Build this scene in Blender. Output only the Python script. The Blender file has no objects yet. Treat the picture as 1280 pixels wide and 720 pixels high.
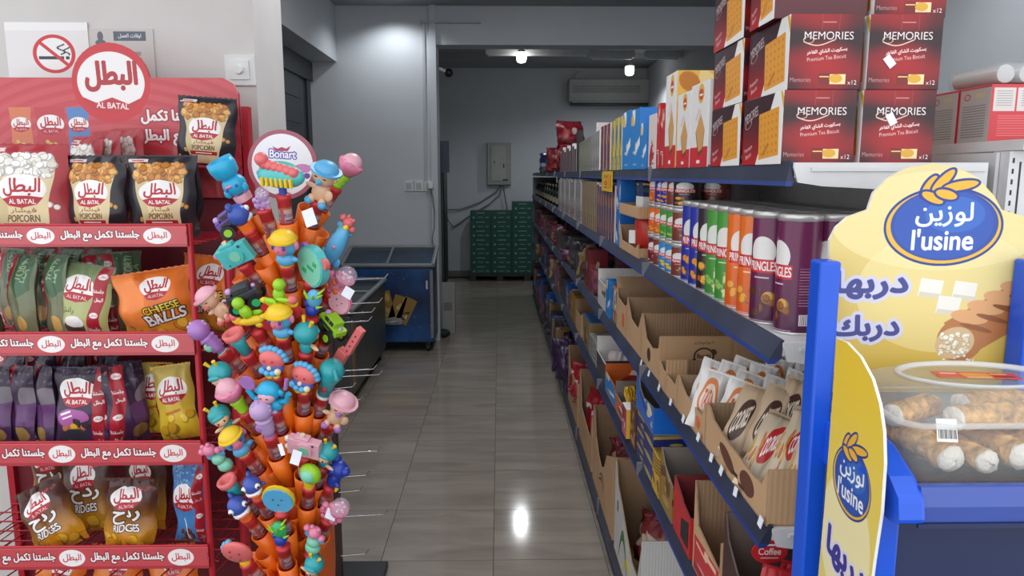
import bpy, math, random
import numpy as np
from mathutils import Matrix, Vector
R=math.radians; PI=math.pi
rnd=random.Random(7)
S=bpy.context.scene; COL=S.collection
# ---------------- camera ----------------
F=920.0; PITCH=math.atan(142/F); YAW=math.atan(16/F*math.cos(PITCH)); CH=1.7
cam=bpy.data.cameras.new('camera'); cam.sensor_width=36; cam.lens=F/1280*36; cam.clip_start=.02
co=bpy.data.objects.new('camera',cam); COL.objects.link(co)
co.location=(0,0,CH); co.rotation_euler=(PI/2-PITCH,0,-YAW); S.camera=co
# ---------------- world (overcast daylight from the open shop front behind the camera) ----------------
W=bpy.data.worlds.new('daylight'); S.world=W; W.use_nodes=True
bgn=W.node_tree.nodes['Background']; bgn.inputs[0].default_value=(.94,.96,1,1); bgn.inputs[1].default_value=1.5
S.view_settings.view_transform='Standard'; S.view_settings.look='None'; S.view_settings.gamma=1
S.view_settings.use_curve_mapping=False; S.view_settings.exposure=0.24
def spot(name,loc,power,rad=.06,size=130,blend=.8,col=(.9,.95,1)):
    l=bpy.data.lights.new(name,'SPOT'); l.energy=power; l.shadow_soft_size=rad; l.spot_size=R(size); l.spot_blend=blend; l.color=col
    o=bpy.data.objects.new(name,l); COL.objects.link(o); o.location=loc; return o
spot('downlight_lamp',(-1.0,7.15,3.30),21,.04,140,.6)
spot('downlight_lamp',(-1.25,5.0,3.28),20)
spot('downlight_lamp',(1.9,3.2,3.28),24)
def panel(name,loc,power,sz=.6):
    l=bpy.data.lights.new(name,'AREA'); l.energy=power; l.size=sz; l.color=(.95,.97,1); o=bpy.data.objects.new(name,l); COL.objects.link(o); o.location=loc
panel('added_ceiling_fill',(.0,3.0,3.31),22); panel('added_ceiling_fill',(.0,5.4,3.31),13)  # unseen fill lights under the ceiling, added to brighten the front room
# ---------------- pixel ray helpers: give a real point at a chosen real depth ----------------
cp,sp=math.cos(PITCH),math.sin(PITCH); cy_,sy_=math.cos(YAW),math.sin(YAW)
FW=(sy_*cp,cy_*cp,-sp); RT=(cy_,-sy_,0); UP=(sy_*sp,cy_*sp,cp)
def ray(x,y):
    a=(x-640)/F; b=(360-y)/F
    return [FW[i]+a*RT[i]+b*UP[i] for i in range(3)]
def atY(x,y,Y):
    d=ray(x,y); t=Y/d[1]; return Vector((d[0]*t,Y,CH+d[2]*t))
def atX(x,y,X):
    d=ray(x,y); t=X/d[0]; return Vector((X,d[1]*t,CH+d[2]*t))
def YX(x,X): return X*F/(x-624)      # depth of a point on the line X seen at column x
# ---------------- materials ----------------
def lin(c):
    out=[]
    for v in c[:3]:
        v=v/255; out.append(v/12.92 if v<=.04045 else ((v+.055)/1.055)**2.4)
    return out
_m={}
def mat(name,col=(200,200,200),rough=.5,metal=0,var=.06,scale=14,bump=0,emit=0,alpha=None,trans=0,coat=0):
    if name in _m: return _m[name]
    m=bpy.data.materials.new(name); m.use_nodes=True; nt=m.node_tree; N=nt.nodes; L=nt.links
    b=N['Principled BSDF']; c=lin(col)
    b.inputs['Roughness'].default_value=rough; b.inputs['Metallic'].default_value=metal
    if coat: b.inputs['Coat Weight'].default_value=coat
    if emit:
        b.inputs['Emission Color'].default_value=(*c,1); b.inputs['Emission Strength'].default_value=emit
    b.inputs['Base Color'].default_value=(*c,1)
    if trans: b.inputs['Transmission Weight'].default_value=trans; b.inputs['IOR'].default_value=1.2
    if alpha is not None: b.inputs['Alpha'].default_value=alpha
    if var or bump:
        tc=N.new('ShaderNodeTexCoord'); n=N.new('ShaderNodeTexNoise'); n.inputs['Scale'].default_value=scale; n.inputs['Detail'].default_value=5
        L.new(tc.outputs['Object'],n.inputs['Vector'])
        if var:
            r=N.new('ShaderNodeValToRGB'); r.color_ramp.elements[0].position=.3; r.color_ramp.elements[1].position=.7
            r.color_ramp.elements[0].color=(*[v*(1-var) for v in c],1); r.color_ramp.elements[1].color=(*[min(1,v*(1+var)) for v in c],1)
            L.new(n.outputs['Fac'],r.inputs['Fac']); L.new(r.outputs['Color'],b.inputs['Base Color'])
        if bump:
            bp=N.new('ShaderNodeBump'); bp.inputs['Strength'].default_value=bump; bp.inputs['Distance'].default_value=.01
            L.new(n.outputs['Fac'],bp.inputs['Height']); L.new(bp.outputs['Normal'],b.inputs['Normal'])
    _m[name]=m; return m
def corr(name,col,scale=260):     # corrugated board: fine flutes
    if name in _m: return _m[name]
    m=mat(name,col,.85,0,.05,9); nt=m.node_tree; N=nt.nodes; L=nt.links; b=N['Principled BSDF']
    tc=N.new('ShaderNodeTexCoord'); w=N.new('ShaderNodeTexWave'); w.bands_direction='X'; w.inputs['Scale'].default_value=scale/6; w.inputs['Distortion'].default_value=.4
    mp=N.new('ShaderNodeMapping'); mp.inputs['Rotation'].default_value=(0,0,R(45)); L.new(tc.outputs['Object'],mp.inputs[0]); L.new(mp.outputs[0],w.inputs[0])
    bp=N.new('ShaderNodeBump'); bp.inputs['Strength'].default_value=.25; bp.inputs['Distance'].default_value=.002
    L.new(w.outputs['Fac'],bp.inputs['Height']); L.new(bp.outputs['Normal'],b.inputs['Normal'])
    return m
def img(name,cv,rough=.35,coat=0,bump=0):
    if name in _m: return _m[name]
    a=cv.final(); h,w,_=a.shape
    im=bpy.data.images.new(name,w,h); px=np.ones((h,w,4),np.float32); px[...,:3]=np.clip(a,0,255)/255
    im.pixels.foreach_set(px.ravel()); im.update(); im.pack()
    m=bpy.data.materials.new(name); m.use_nodes=True; nt=m.node_tree; b=nt.nodes['Principled BSDF']
    t=nt.nodes.new('ShaderNodeTexImage'); t.image=im; t.extension='EXTEND'
    nt.links.new(t.outputs['Color'],b.inputs['Base Color']); b.inputs['Roughness'].default_value=rough
    if coat: b.inputs['Coat Weight'].default_value=coat
    if bump:
        n=nt.nodes.new('ShaderNodeTexNoise'); n.inputs['Scale'].default_value=28; n.inputs['Detail'].default_value=3
        tc=nt.nodes.new('ShaderNodeTexCoord'); nt.links.new(tc.outputs['Object'],n.inputs['Vector'])
        bp=nt.nodes.new('ShaderNodeBump'); bp.inputs['Strength'].default_value=bump; bp.inputs['Distance'].default_value=.01
        nt.links.new(n.outputs['Fac'],bp.inputs['Height']); nt.links.new(bp.outputs['Normal'],b.inputs['Normal'])
    _m[name]=m; return m
# ---------------- Arabic shaping and print rasteriser ----------------
FORMS={'ا':0xFE8D,'ب':0xFE8F,'ت':0xFE95,'ج':0xFE9D,'ح':0xFEA1,'د':0xFEA9,'ر':0xFEAD,'ز':0xFEAF,'س':0xFEB1,'ش':0xFEB5,'ط':0xFEC1,'ع':0xFEC9,'ف':0xFED1,'ك':0xFED9,'ل':0xFEDD,'م':0xFEE1,'ن':0xFEE5,'ه':0xFEE9,'و':0xFEED,'ي':0xFEF1,'ق':0xFED5,'خ':0xFEA5}
NJ='ادرزو'
def ar(s):
    out=[]
    for i,c in enumerate(s):
        if c not in FORMS: out.append(c); continue
        p=i>0 and s[i-1] in FORMS and s[i-1] not in NJ
        n=i+1<len(s) and s[i+1] in FORMS and c not in NJ
        out.append(chr(FORMS[c]+(1 if p and not n else 2 if n and not p else 3 if p and n else 0)))
    return ''.join(reversed(out))
_tt={}
def outlines(t):                # glyph outlines as closed polylines, normalised to height 1 about their centre
    if t in _tt: return _tt[t]
    cu=bpy.data.curves.new('lettering','FONT'); cu.body=t
    o=bpy.data.objects.new('lettering',cu); COL.objects.link(o); bpy.context.view_layer.update()
    cc=o.to_curve(bpy.context.evaluated_depsgraph_get()); P=[]
    for sp in cc.splines:
        bp=sp.bezier_points; n=len(bp); pts=[]
        if n<2: continue
        for i in range(n):
            p0,p1=bp[i],bp[(i+1)%n]; A,B,C_,D=[np.array(v[:2]) for v in (p0.co,p0.handle_right,p1.handle_left,p1.co)]
            m=1 if (abs(B-A).sum()+abs(D-C_).sum())<1e-6 else 5
            for k in range(m):
                u=k/m; pts.append(A*(1-u)**3+3*B*u*(1-u)**2+3*C_*u*u*(1-u)+D*u**3)
        P.append(np.array(pts))
    o.to_curve_clear(); bpy.data.objects.remove(o); bpy.data.curves.remove(cu)
    al=np.concatenate(P); lo=al.min(0); hi=al.max(0); H=hi[1]-lo[1]
    _tt[t]=([(p-(lo+hi)/2)/H for p in P],(hi[0]-lo[0])/H); return _tt[t]
class Cv:                       # canvas in centimetres, origin bottom left
    def __init__(s,w,h,bg=(255,255,255),ppc=16):
        s.k=ppc*2; s.w=w; s.h=h; s.W=max(4,int(w*ppc))*2; s.H=max(4,int(h*ppc))*2
        s.kx=s.W/w; s.ky=s.H/h
        s.a=np.empty((s.H,s.W,3),np.float32); s.a[:]=bg
        s.Y,s.X=np.mgrid[0:s.H,0:s.W].astype(np.float32); s.X=(s.X+.5)/s.kx; s.Y=(s.Y+.5)/s.ky
    def put(s,m,c,al=1.0):
        if al>=1: s.a[m]=c
        else: s.a[m]=s.a[m]*(1-al)+np.array(c,np.float32)*al
        return s
    def loc(s,cx,cy,ang):
        c,n=math.cos(R(ang)),math.sin(R(ang)); dx=s.X-cx; dy=s.Y-cy
        return dx*c+dy*n, -dx*n+dy*c
    def rect(s,cx,cy,w,h,c,ang=0,al=1.0):
        x,y=s.loc(cx,cy,ang); return s.put((abs(x)<w/2)&(abs(y)<h/2),c,al)
    def ell(s,cx,cy,rx,ry,c,ang=0,al=1.0,inner=0,ymax=None,ymin=None):
        x,y=s.loc(cx,cy,ang); d=(x/rx)**2+(y/ry)**2; m=(d<1)&(d>=inner)
        if ymax is not None: m&=y<ymax
        if ymin is not None: m&=y>ymin
        return s.put(m,c,al)
    def poly(s,pts,c,al=1.0):
        m=np.zeros(s.X.shape,bool); n=len(pts)
        for i in range(n):
            x1,y1=pts[i]; x2,y2=pts[(i+1)%n]
            if y1==y2: continue
            m^=((y1>s.Y)!=(y2>s.Y))&(s.X<(x2-x1)*(s.Y-y1)/(y2-y1)+x1)
        return s.put(m,c,al)
    def grad(s,c0,c1,y0=0,y1=None):
        y1=s.h if y1 is None else y1; t=np.clip((s.Y-y0)/(y1-y0),0,1)[...,None]
        s.a[:]=np.array(c0,np.float32)*(1-t)+np.array(c1,np.float32)*t; return s
    def blobs(s,n,x0,y0,x1,y1,r,cols,seed=1):
        q=random.Random(seed)
        for i in range(n):
            x=q.uniform(x0,x1); y=q.uniform(y0,y1); rr=r*q.uniform(.7,1.2); c=q.choice(cols)
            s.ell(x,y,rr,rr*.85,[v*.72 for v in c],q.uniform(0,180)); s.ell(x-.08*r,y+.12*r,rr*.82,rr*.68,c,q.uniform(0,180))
        return s
    def text(s,t,cx,cy,h,c,ang=0,w=None,bold=.02,edge=None,ew=0,shear=0):
        PL_,asp=outlines(t); sc=np.array([h if w is None else w/asp,h])
        ca,sa=math.cos(R(ang)),math.sin(R(ang)); acc=np.zeros((s.H,s.W+1),np.int32)
        for p in PL_:
            p=p*sc; px=p[:,0]+p[:,1]*shear; X=(px*ca-p[:,1]*sa+cx)*s.kx-.5; Y=(px*sa+p[:,1]*ca+cy)*s.ky-.5
            X2=np.roll(X,-1); Y2=np.roll(Y,-1)
            for x1,y1,x2,y2 in zip(X,Y,X2,Y2):
                if y1==y2: continue
                d=1
                if y1>y2: x1,y1,x2,y2=x2,y2,x1,y1; d=-1
                r0=max(0,math.ceil(y1)); r1=min(s.H,math.ceil(y2))
                if r1<=r0: continue
                rr=np.arange(r0,r1); xx=np.clip(np.ceil(x1+(rr-y1)*(x2-x1)/(y2-y1)),0,s.W).astype(int); acc[rr,xx]+=d
        m=np.cumsum(acc,1)[:,:s.W]!=0
        kb=int(round(max(0,bold*.8)*h*s.kx))
        if kb>0:
            g=m.copy()
            for dx in range(-kb,kb+1):
                for dy in range(-kb,kb+1):
                    if dx*dx+dy*dy<=kb*kb+1: g|=np.roll(np.roll(m,dx,1),dy,0)
            m=g
        if edge is not None:
            k=max(1,int(ew*s.kx)); g=m.copy()
            for dx in range(-k,k+1):
                for dy in range(-k,k+1):
                    if dx*dx+dy*dy<=k*k+1: g|=np.roll(np.roll(m,dx,1),dy,0)
            s.put(g,edge)
        return s.put(m,c)
    def final(s):
        a=s.a; return (a[0::2,0::2]+a[1::2,0::2]+a[0::2,1::2]+a[1::2,1::2])/4
# ---------------- mesh builder ----------------
class MB:
    def __init__(s): s.v=[];s.f=[];s.mi=[];s.uv=[];s.sm=[]
    def add(s,vs,fs,mi=0,uvs=None,smooth=False,M=None):
        o=len(s.v)
        for p in vs: s.v.append(tuple(M@Vector(p)) if M is not None else tuple(p))
        for i,f in enumerate(fs):
            s.f.append([o+j for j in f]); s.mi.append(mi[i] if isinstance(mi,(list,tuple)) else mi); s.sm.append(smooth)
            s.uv.append(uvs[i] if uvs else [(0,0)]*len(f))
        return s
    def box(s,x0,y0,z0,x1,y1,z1,mi=0,M=None):   # face order: front(-Y) left(-X) right(+X) back(+Y) top bottom
        vs=[(x0,y0,z0),(x1,y0,z0),(x1,y1,z0),(x0,y1,z0),(x0,y0,z1),(x1,y0,z1),(x1,y1,z1),(x0,y1,z1)]
        fs=[(0,1,5,4),(3,0,4,7),(1,2,6,5),(2,3,7,6),(4,5,6,7),(3,2,1,0)]
        q=[(0,0),(1,0),(1,1),(0,1)]
        return s.add(vs,fs,mi,[q]*6,False,M)
    def tube(s,p0,p1,r0,r1=None,n=12,mi=0,cap=True,M=None,smooth=True):
        r1=r0 if r1 is None else r1; p0=Vector(p0);p1=Vector(p1); d=(p1-p0).normalized()
        a=d.orthogonal().normalized(); b=d.cross(a)
        vs=[];fs=[];uv=[]
        for k in range(n):
            t=2*PI*k/n; e=a*math.cos(t)+b*math.sin(t)
            vs+= [p0+e*r0,p1+e*r1]
        for k in range(n):
            j=(k+1)%n; fs.append((2*k,2*j,2*j+1,2*k+1)); u0=k/n;u1=(k+1)/n; uv.append([(u0,0),(u1,0),(u1,1),(u0,1)])
        s.add(vs,fs,mi,uv,smooth,M)
        if cap:
            s.add([vs[2*k] for k in range(n)],[tuple(reversed(range(n)))],mi,None,False,M)
            s.add([vs[2*k+1] for k in range(n)],[tuple(range(n))],mi,None,False,M)
        return s
    def path(s,pts,r,n=8,mi=0,M=None):
        for i in range(len(pts)-1): s.tube(pts[i],pts[i+1],r,r,n,mi,True,M)
        return s
    def ell(s,c,r,mi=0,M=None,nu=16,nv=10,a0=-90,a1=90):
        if isinstance(r,(int,float)): r=(r,r,r)
        vs=[];fs=[]
        for j in range(nv+1):
            ph=R(a0+(a1-a0)*j/nv)
            for i in range(nu):
                th=2*PI*i/nu; vs.append((c[0]+r[0]*math.cos(ph)*math.cos(th),c[1]+r[1]*math.cos(ph)*math.sin(th),c[2]+r[2]*math.sin(ph)))
        for j in range(nv):
            for i in range(nu):
                k=(i+1)%nu; fs.append((j*nu+i,j*nu+k,(j+1)*nu+k,(j+1)*nu+i))
        return s.add(vs,fs,mi,None,True,M)
    def lathe(s,prof,n=20,mi=0,c=(0,0,0),M=None,uvrot=0,smooth=True):
        vs=[];fs=[];uv=[];m=len(prof); mm=mi
        for i in range(n+1):
            th=2*PI*i/n-PI/2+uvrot
            for r,z in prof: vs.append((c[0]+r*math.cos(th),c[1]+r*math.sin(th),c[2]+z))
        z0=min(p[1] for p in prof); z1=max(p[1] for p in prof); ms=[]
        for i in range(n):
            for j in range(m-1):
                fs.append((i*m+j,(i+1)*m+j,(i+1)*m+j+1,i*m+j+1))
                va=(prof[j][1]-z0)/(z1-z0+1e-9); vb=(prof[j+1][1]-z0)/(z1-z0+1e-9)
                uv.append([(i/n,va),((i+1)/n,va),((i+1)/n,vb),(i/n,vb)]); ms.append(mi[j] if isinstance(mi,(list,tuple)) else mi)
        return s.add(vs,fs,ms,uv,smooth,M)
    def prism(s,pts,a,b,axis='y',mi=0,me=None,M=None):
        # polygon pts (u,v) extruded between a and b on axis; first cap (a) carries UV over its bounds
        me=mi if me is None else me; n=len(pts)
        f={'y':lambda u,v,w:(u,w,v),'x':lambda u,v,w:(w,u,v),'z':lambda u,v,w:(u,v,w)}[axis]
        u0=min(p[0] for p in pts);u1=max(p[0] for p in pts);v0=min(p[1] for p in pts);v1=max(p[1] for p in pts)
        q=[((p[0]-u0)/(u1-u0),(p[1]-v0)/(v1-v0)) for p in pts]
        if axis=='x': q=[(1-x,y) for x,y in q]
        vs=[f(p[0],p[1],a) for p in pts]+[f(p[0],p[1],b) for p in pts]
        fs=[tuple(range(n)),tuple(reversed(range(n,2*n)))]+[((i+1)%n,i,n+i,n+(i+1)%n) for i in range(n)]
        s.add(vs,[fs[0]],mi,[q],False,M); s.add(vs,fs[1:],me,None,False,M); return s
    def build(s,name,mats,parent=None,loc=None,rot=None,bevel=0,sub=0):
        me=bpy.data.meshes.new(name); me.from_pydata(s.v,[],s.f)
        for m in (mats if isinstance(mats,(list,tuple)) else [mats]): me.materials.append(m)
        me.polygons.foreach_set('material_index',s.mi); me.polygons.foreach_set('use_smooth',s.sm)
        ul=me.uv_layers.new(name='UVMap'); fl=[c for f in s.uv for p in f for c in p]; ul.data.foreach_set('uv',fl)
        me.validate(); me.update()
        o=bpy.data.objects.new(name,me); COL.objects.link(o)
        if parent: o.parent=parent
        if loc is not None: o.location=loc
        if rot is not None: o.rotation_euler=rot
        if bevel:
            md=o.modifiers.new('bevel','BEVEL'); md.width=bevel; md.segments=2; md.limit_method='ANGLE'; md.angle_limit=R(40)
        if sub:
            md=o.modifiers.new('sub','SUBSURF'); md.levels=sub; md.render_levels=sub
        return o
def thing(name,label,cat,loc=(0,0,0),rot=(0,0,0),group=None):
    o=bpy.data.objects.new(name,None); o.empty_display_size=.05; COL.objects.link(o); o.location=loc; o.rotation_euler=rot
    return tag(o,label,cat,group)
def tag(o,label,cat,group=None,kind=None):
    o['label']=label; o['category']=cat
    if group: o['group']=group
    if kind: o['kind']=kind
    return o
def struct(o): o['kind']='structure'; return o
def dup(o,parent=None):
    c=o.copy(); COL.objects.link(c)
    if parent: c.parent=parent
    for ch in list(o.children): dup(ch,c)
    return c
# ================= THE SETTING =================
WALL=mat('painted_wall',(196,200,204),.7,0,.03,3,.05)
WALLF=mat('front_wall_plaster',(205,201,198),.75,0,.04,5,.15)
CEIL=mat('ceiling_paint',(150,152,154),.8,0,.03,3)
GROUT=mat('grout',(62,57,52),.8)
def tilemat():
    m=bpy.data.materials.new('polished_floor_tile'); m.use_nodes=True; nt=m.node_tree;N=nt.nodes;L=nt.links;b=N['Principled BSDF']
    tc=N.new('ShaderNodeTexCoord'); oi=N.new('ShaderNodeObjectInfo'); mp=N.new('ShaderNodeMapping'); mp.inputs['Scale'].default_value=(1.3,6,1)
    ad=N.new('ShaderNodeVectorMath'); ad.operation='MULTIPLY_ADD'; ad.inputs[1].default_value=(1,1,1)
    cm=N.new('ShaderNodeCombineXYZ'); ml=N.new('ShaderNodeMath'); ml.operation='MULTIPLY'; ml.inputs[1].default_value=50
    L.new(oi.outputs['Random'],ml.inputs[0]); L.new(ml.outputs[0],cm.inputs[0]); L.new(ml.outputs[0],cm.inputs[1])
    L.new(tc.outputs['Object'],ad.inputs[0]); L.new(cm.outputs[0],ad.inputs[2]); L.new(ad.outputs[0],mp.inputs[0])
    n=N.new('ShaderNodeTexNoise'); n.inputs['Scale'].default_value=1.5; n.inputs['Detail'].default_value=6; n.inputs['Distortion'].default_value=.8
    L.new(mp.outputs[0],n.inputs[0]); r=N.new('ShaderNodeValToRGB'); e=r.color_ramp.elements
    e[0].position=.3; e[0].color=(*lin((136,127,117)),1); e[1].position=.72; e[1].color=(*lin((160,150,139)),1)
    L.new(n.outputs['Fac'],r.inputs[0]); L.new(r.outputs[0],b.inputs['Base Color']); b.inputs['Roughness'].default_value=.1
    b.inputs['Specular IOR Level'].default_value=.42
    return m
TILE=tilemat()
floor=struct(MB().box(-6,-2,-.1,3,13,-.004).build('floor',GROUT))
tm=None
for i in range(-3,2):
    for j in range(20):
        x0=-.03+.5*i; y0=2.06+.5*j
        if tm is None: t=MB().box(.0015,.0015,-.006,.4985,.4985,0).build('tile',TILE,floor,bevel=0); tm=t
        else: t=tm.copy(); COL.objects.link(t); t.parent=floor
        t.location=(x0,y0,0)
struct(MB().box(-6,2.8,0,-.89,3.16,4.2).build('wall_front',WALLF))
w=MB(); w.box(-1.95,3.16,2.79,-1.59,7.5,3.4); w.box(-2.0,3.16,0,-1.88,7.5,2.79); struct(w.build('wall_left',WALL))
w=MB(); w.box(-2.0,7.5,0,-.66,7.75,3.5); w.box(-.68,7.46,0,-.615,7.79,3.5); struct(w.build('wall_middle',WALL))
struct(MB().box(-.615,7.5,2.955,2.4,7.75,3.5).build('trim_1',WALL))
struct(MB().box(-2.1,7.75,0,-1.95,12.4,3.5).build('wall_left_rear',WALL))
wb=struct(MB().box(-2.1,12.3,0,2.6,12.45,3.6).build('wall_back',WALL))
struct(MB().box(2.4,.6,0,2.55,12.4,3.6).build('wall_right',WALL))
struct(MB().box(-2,1.0,3.32,2.5,7.6,3.45).build('ceiling',CEIL))
ceil2=MB(); ceil2.box(-2,7.7,3.46,2.5,12.4,3.6); ceil2.box(-2,11.2,3.40,2.5,12.3,3.46); struct(ceil2.build('ceiling_rear',CEIL))
struct(MB().box(-1.95,12.285,0,2.4,12.3,.1).build('baseboard_back',mat('baseboard',(120,116,110),.4)))
# dark roller door in the recess of the left wall
GREY=mat('dark_grey_metal',(58,60,64),.4,.4)
dr=struct(MB().box(-1.885,3.2,0,-1.86,7.45,2.6).build('door_1',mat('dark_door',(62,64,68),.35,.2)))
for k in range(11): MB().box(-1.862,3.2,.1+k*.23,-1.852,7.1,.31+k*.23).build('slat',mat('door_slat',(66,69,74),.45,.3),dr)
MB().box(-1.88,7.3,0,-1.84,7.44,2.62).build('frame',GREY,dr); MB().box(-1.88,3.2,2.6,-1.83,7.5,2.78).build('shutter_housing',mat('housing',(78,80,84),.5,.2),dr)
MB().box(-1.84,7.34,1.75,-1.82,7.38,1.98).build('handle',mat('chrome',(210,212,216),.2,1),dr)
# ---- ceiling battens with LED bulbs in the rear room ----
EMIT=mat('led_glow',(255,252,245),.4,0,0,emit=9); BAT=mat('white_batten',(205,208,210),.4)
for bx,by,bz,label,(x0,x1) in ((.285,9.62,3.165,'glowing LED bulb under a long white batten, nearest the middle of the rear ceiling',(-.2,1.15)),
                     (1.86,10.8,3.165,'glowing LED bulb on the right, hanging above the air conditioner',(1.0,2.3))):
    t=thing('ceiling_bulb',label,'lamp',(bx,by,bz),group='led bulbs of the rear room')
    MB().lathe([(0,-.07),(.035,-.07),(.055,-.055),(.064,-.015),(.064,.045),(.055,.055)],20).build('bulb',EMIT,t)
    MB().lathe([(.055,.055),(.046,.08),(.02,.1),(.02,.14),(0,.14)],16).build('holder',BAT,t)
    MB().tube((0,0,.12),(0,0,.3),.012).build('stem',BAT,t)
    spot('bulb_light',(bx,by,bz-.09),32,.05,165,.5)
for k,(x0,x1,y,lb) in enumerate(((-.17,.28,9.75,'short white ceiling batten left of the nearer bulb'),(.30,1.15,9.75,'long white ceiling batten right of the nearer bulb'),(1.2,1.78,10.0,'white ceiling batten left of the right-hand bulb'),(1.92,2.38,10.0,'white ceiling batten right of the right-hand bulb'))):
    t=thing('ceiling_batten',lb,'light fixture',(x0,y,3.215),group='white ceiling battens')
    MB().box(0,-.05,0,x1-x0,.05,.09).build('tray',BAT,t,bevel=.004); MB().box(.03,-.03,-.02,x1-x0-.03,.03,.0).build('diffuser',BAT,t); MB().tube((.1,0,.09),(.1,0,.25),.008).build('hanger',BAT,t); MB().tube((x1-x0-.1,0,.09),(x1-x0-.1,0,.25),.008).build('hanger',BAT,t)
# ---- wall fittings ----
PL=mat('white_plastic',(214,216,214),.35); DK=mat('black_plastic',(24,25,28),.4); CAB=mat('grey_cable',(120,122,124),.6)
A=atY(712,97,12); B=atY(820,131,12)
t=thing('air_conditioner','long white split air conditioner high on the back wall','air conditioner',(A.x,12.1,B.z))
Wd=B.x-A.x; Hh=A.z-B.z
MB().box(0,0,.05,Wd,.2,Hh).build('body',mat('aged_white_plastic',(176,178,176),.4),t,bevel=.02)
MB().box(.04,-.012,.0,Wd-.04,.15,.07).build('air_outlet',DK,t); MB().box(.05,-.02,.045,Wd-.05,-.008,.06).build('louvre',PL,t)
for q in range(4): MB().box(.06,-.006,Hh*.48+.03*q,Wd*.83,.0,Hh*.48+.012+.03*q).build('grille_slat',mat('grille',(130,132,132),.5),t)
MB().path([(.12,.1,Hh),(.14,.15,Hh+.1),(.2,.2,Hh+.14)],.012).build('pipe',PL,t)
A=atY(609,178,12.1); B=atY(639,231,12.1)
t=thing('breaker_panel','grey metal breaker panel with a small blue badge on the back wall','electrical box',(A.x,12.18,B.z))
Wd=B.x-A.x; Hh=A.z-B.z
GM=mat('grey_enamel',(150,152,146),.45)
MB().box(0,0,0,Wd,.12,Hh).build('case',GM,t,bevel=.006); MB().box(.06,-.012,.06,Wd-.09,0,Hh-.05).build('door',mat('grey_enamel_door',(164,165,158),.42),t,bevel=.003)
MB().box(.1,-.02,Hh*.52,.13,-.01,Hh*.56).build('badge',mat('blue_badge',(30,60,170),.3),t); MB().box(Wd-.13,-.02,Hh*.4,Wd-.11,-.01,Hh*.5).build('latch',DK,t); MB().box(Wd-.14,-.014,.07,Wd-.05,0,.09).build('plate',DK,t)
for pts,lb in (([(625,232),(620,240),(600,253),(575,262),(556,262)],'grey cable sagging left from the breaker panel, upper of two'),
            ([(627,232),(624,244),(612,255),(590,268),(567,284),(560,275),(556,262)],'grey cable looping down to the left below the breaker panel'),
            ([(629,232),(634,262)],'short grey cable dropping straight behind the green cartons')):
    t=MB().path([atY(x,y,12.25) for x,y in pts],.011,6).build('power_cable',CAB); tag(t,lb,'cable',group='cables of the breaker panel')
# sockets and conduits on the middle wall
CON=mat('conduit_white',(178,181,184),.5)
t=thing('cable_trunking','thin white cable trunking running down the middle wall to the sockets','trunking')
a=atY(529,28,7.49); b=atY(529,226,7.49); c=atY(601,28,7.44)
MB().box(a.x-.012,7.48,b.z,a.x+.012,7.5,a.z).build('vertical_run',CON,t); MB().box(a.x-.012,7.44,a.z-.01,c.x,7.5,a.z+.01).build('horizontal_run',CON,t)
for k in range(3):
    a=atY(505+12.5*k,226,7.48); b=atY(517+12.5*k,239,7.48)
    t=thing('wall_socket',('left','middle','right')[k]+'most of the three wall sockets beside the pillar'.replace('most of','most of' if k!=1 else ' one of'),'socket',(a.x,7.5,b.z),group='wall sockets')
    MB().box(0,-.015,0,b.x-a.x,0,a.z-b.z).build('plate',PL,t,bevel=.003); MB().box(.02,-.02,.02,b.x-a.x-.02,-.014,a.z-b.z-.02).build('insert',CON,t)
a=atY(538,232,7.42)
t=thing('power_adapter','white power adapter plugged into the right wall socket with a hanging lead','adapter',(a.x,7.43,a.z))
MB().box(-.02,-.03,-.03,.03,.05,.03).build('plug',PL,t,bevel=.004)
MB().path([(0,0,-.03),(.02,0,-.1),(.035,.01,-.25),(.03,.01,-.42),(.01,.0,-.52),(.02,0,-.62)],.005,6).build('lead',CAB,t)
tag(MB().box(atY(535,240,7.48).x,7.485,.9,atY(537,240,7.48).x,7.5,atY(535,240,7.48).z).build('conduit',CON),'thin vertical conduit below the wall sockets','conduit')
a=atY(561,91,7.82)
t=thing('security_camera','small black dome security camera at the pillar corner near the ceiling','camera',a)
MB().ell((0,0,0),.045).build('lens_housing',DK,t); MB().tube((0,0,0),(-.10,-.03,.04),.018).build('bracket',PL,t)
a=atY(553,175,7.95); b=atY(561,212,7.95)
t=thing('tall_cooler','black narrow edge of a tall cooler standing behind the pillar','fridge',(-.66,7.95,0))
MB().box(-.5,0,.5,.07,.5,2.05).build('cabinet',DK,t,bevel=.01); MB().box(.02,-.02,.35,.06,0,1.5).build('door_edge',GREY,t); MB().box(.0,-.02,1.72,.13,.0,2.05).build('header_sign',mat('cooler_sign',(44,54,78),.4),t); MB().box(-.5,0,0,.06,.5,.5).build('base',DK,t)
t=thing('white_carton','small white carton with faint print standing on the floor behind the pillar','box',(-.62,7.8,0))
MB().box(0,0,0,.14,.12,.5).build('body',corr('white_corrugated',(158,158,156)),t); MB().box(.02,-.003,.25,.11,0,.34).build('print',mat('faint_print',(120,120,122)),t); MB().box(.0,0,.5,.14,.01,.56).build('flap',corr('white_corrugated',(158,158,156)),t)
t=tag(MB().ell((0,0,.045),(.08,.06,.045)).build('doorstop',mat('dark_green_rubber',(28,46,32),.7,bump=.5),loc=(-.6,7.62,0)),'small dark green lump on the floor at the pillar foot','doorstop')
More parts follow.
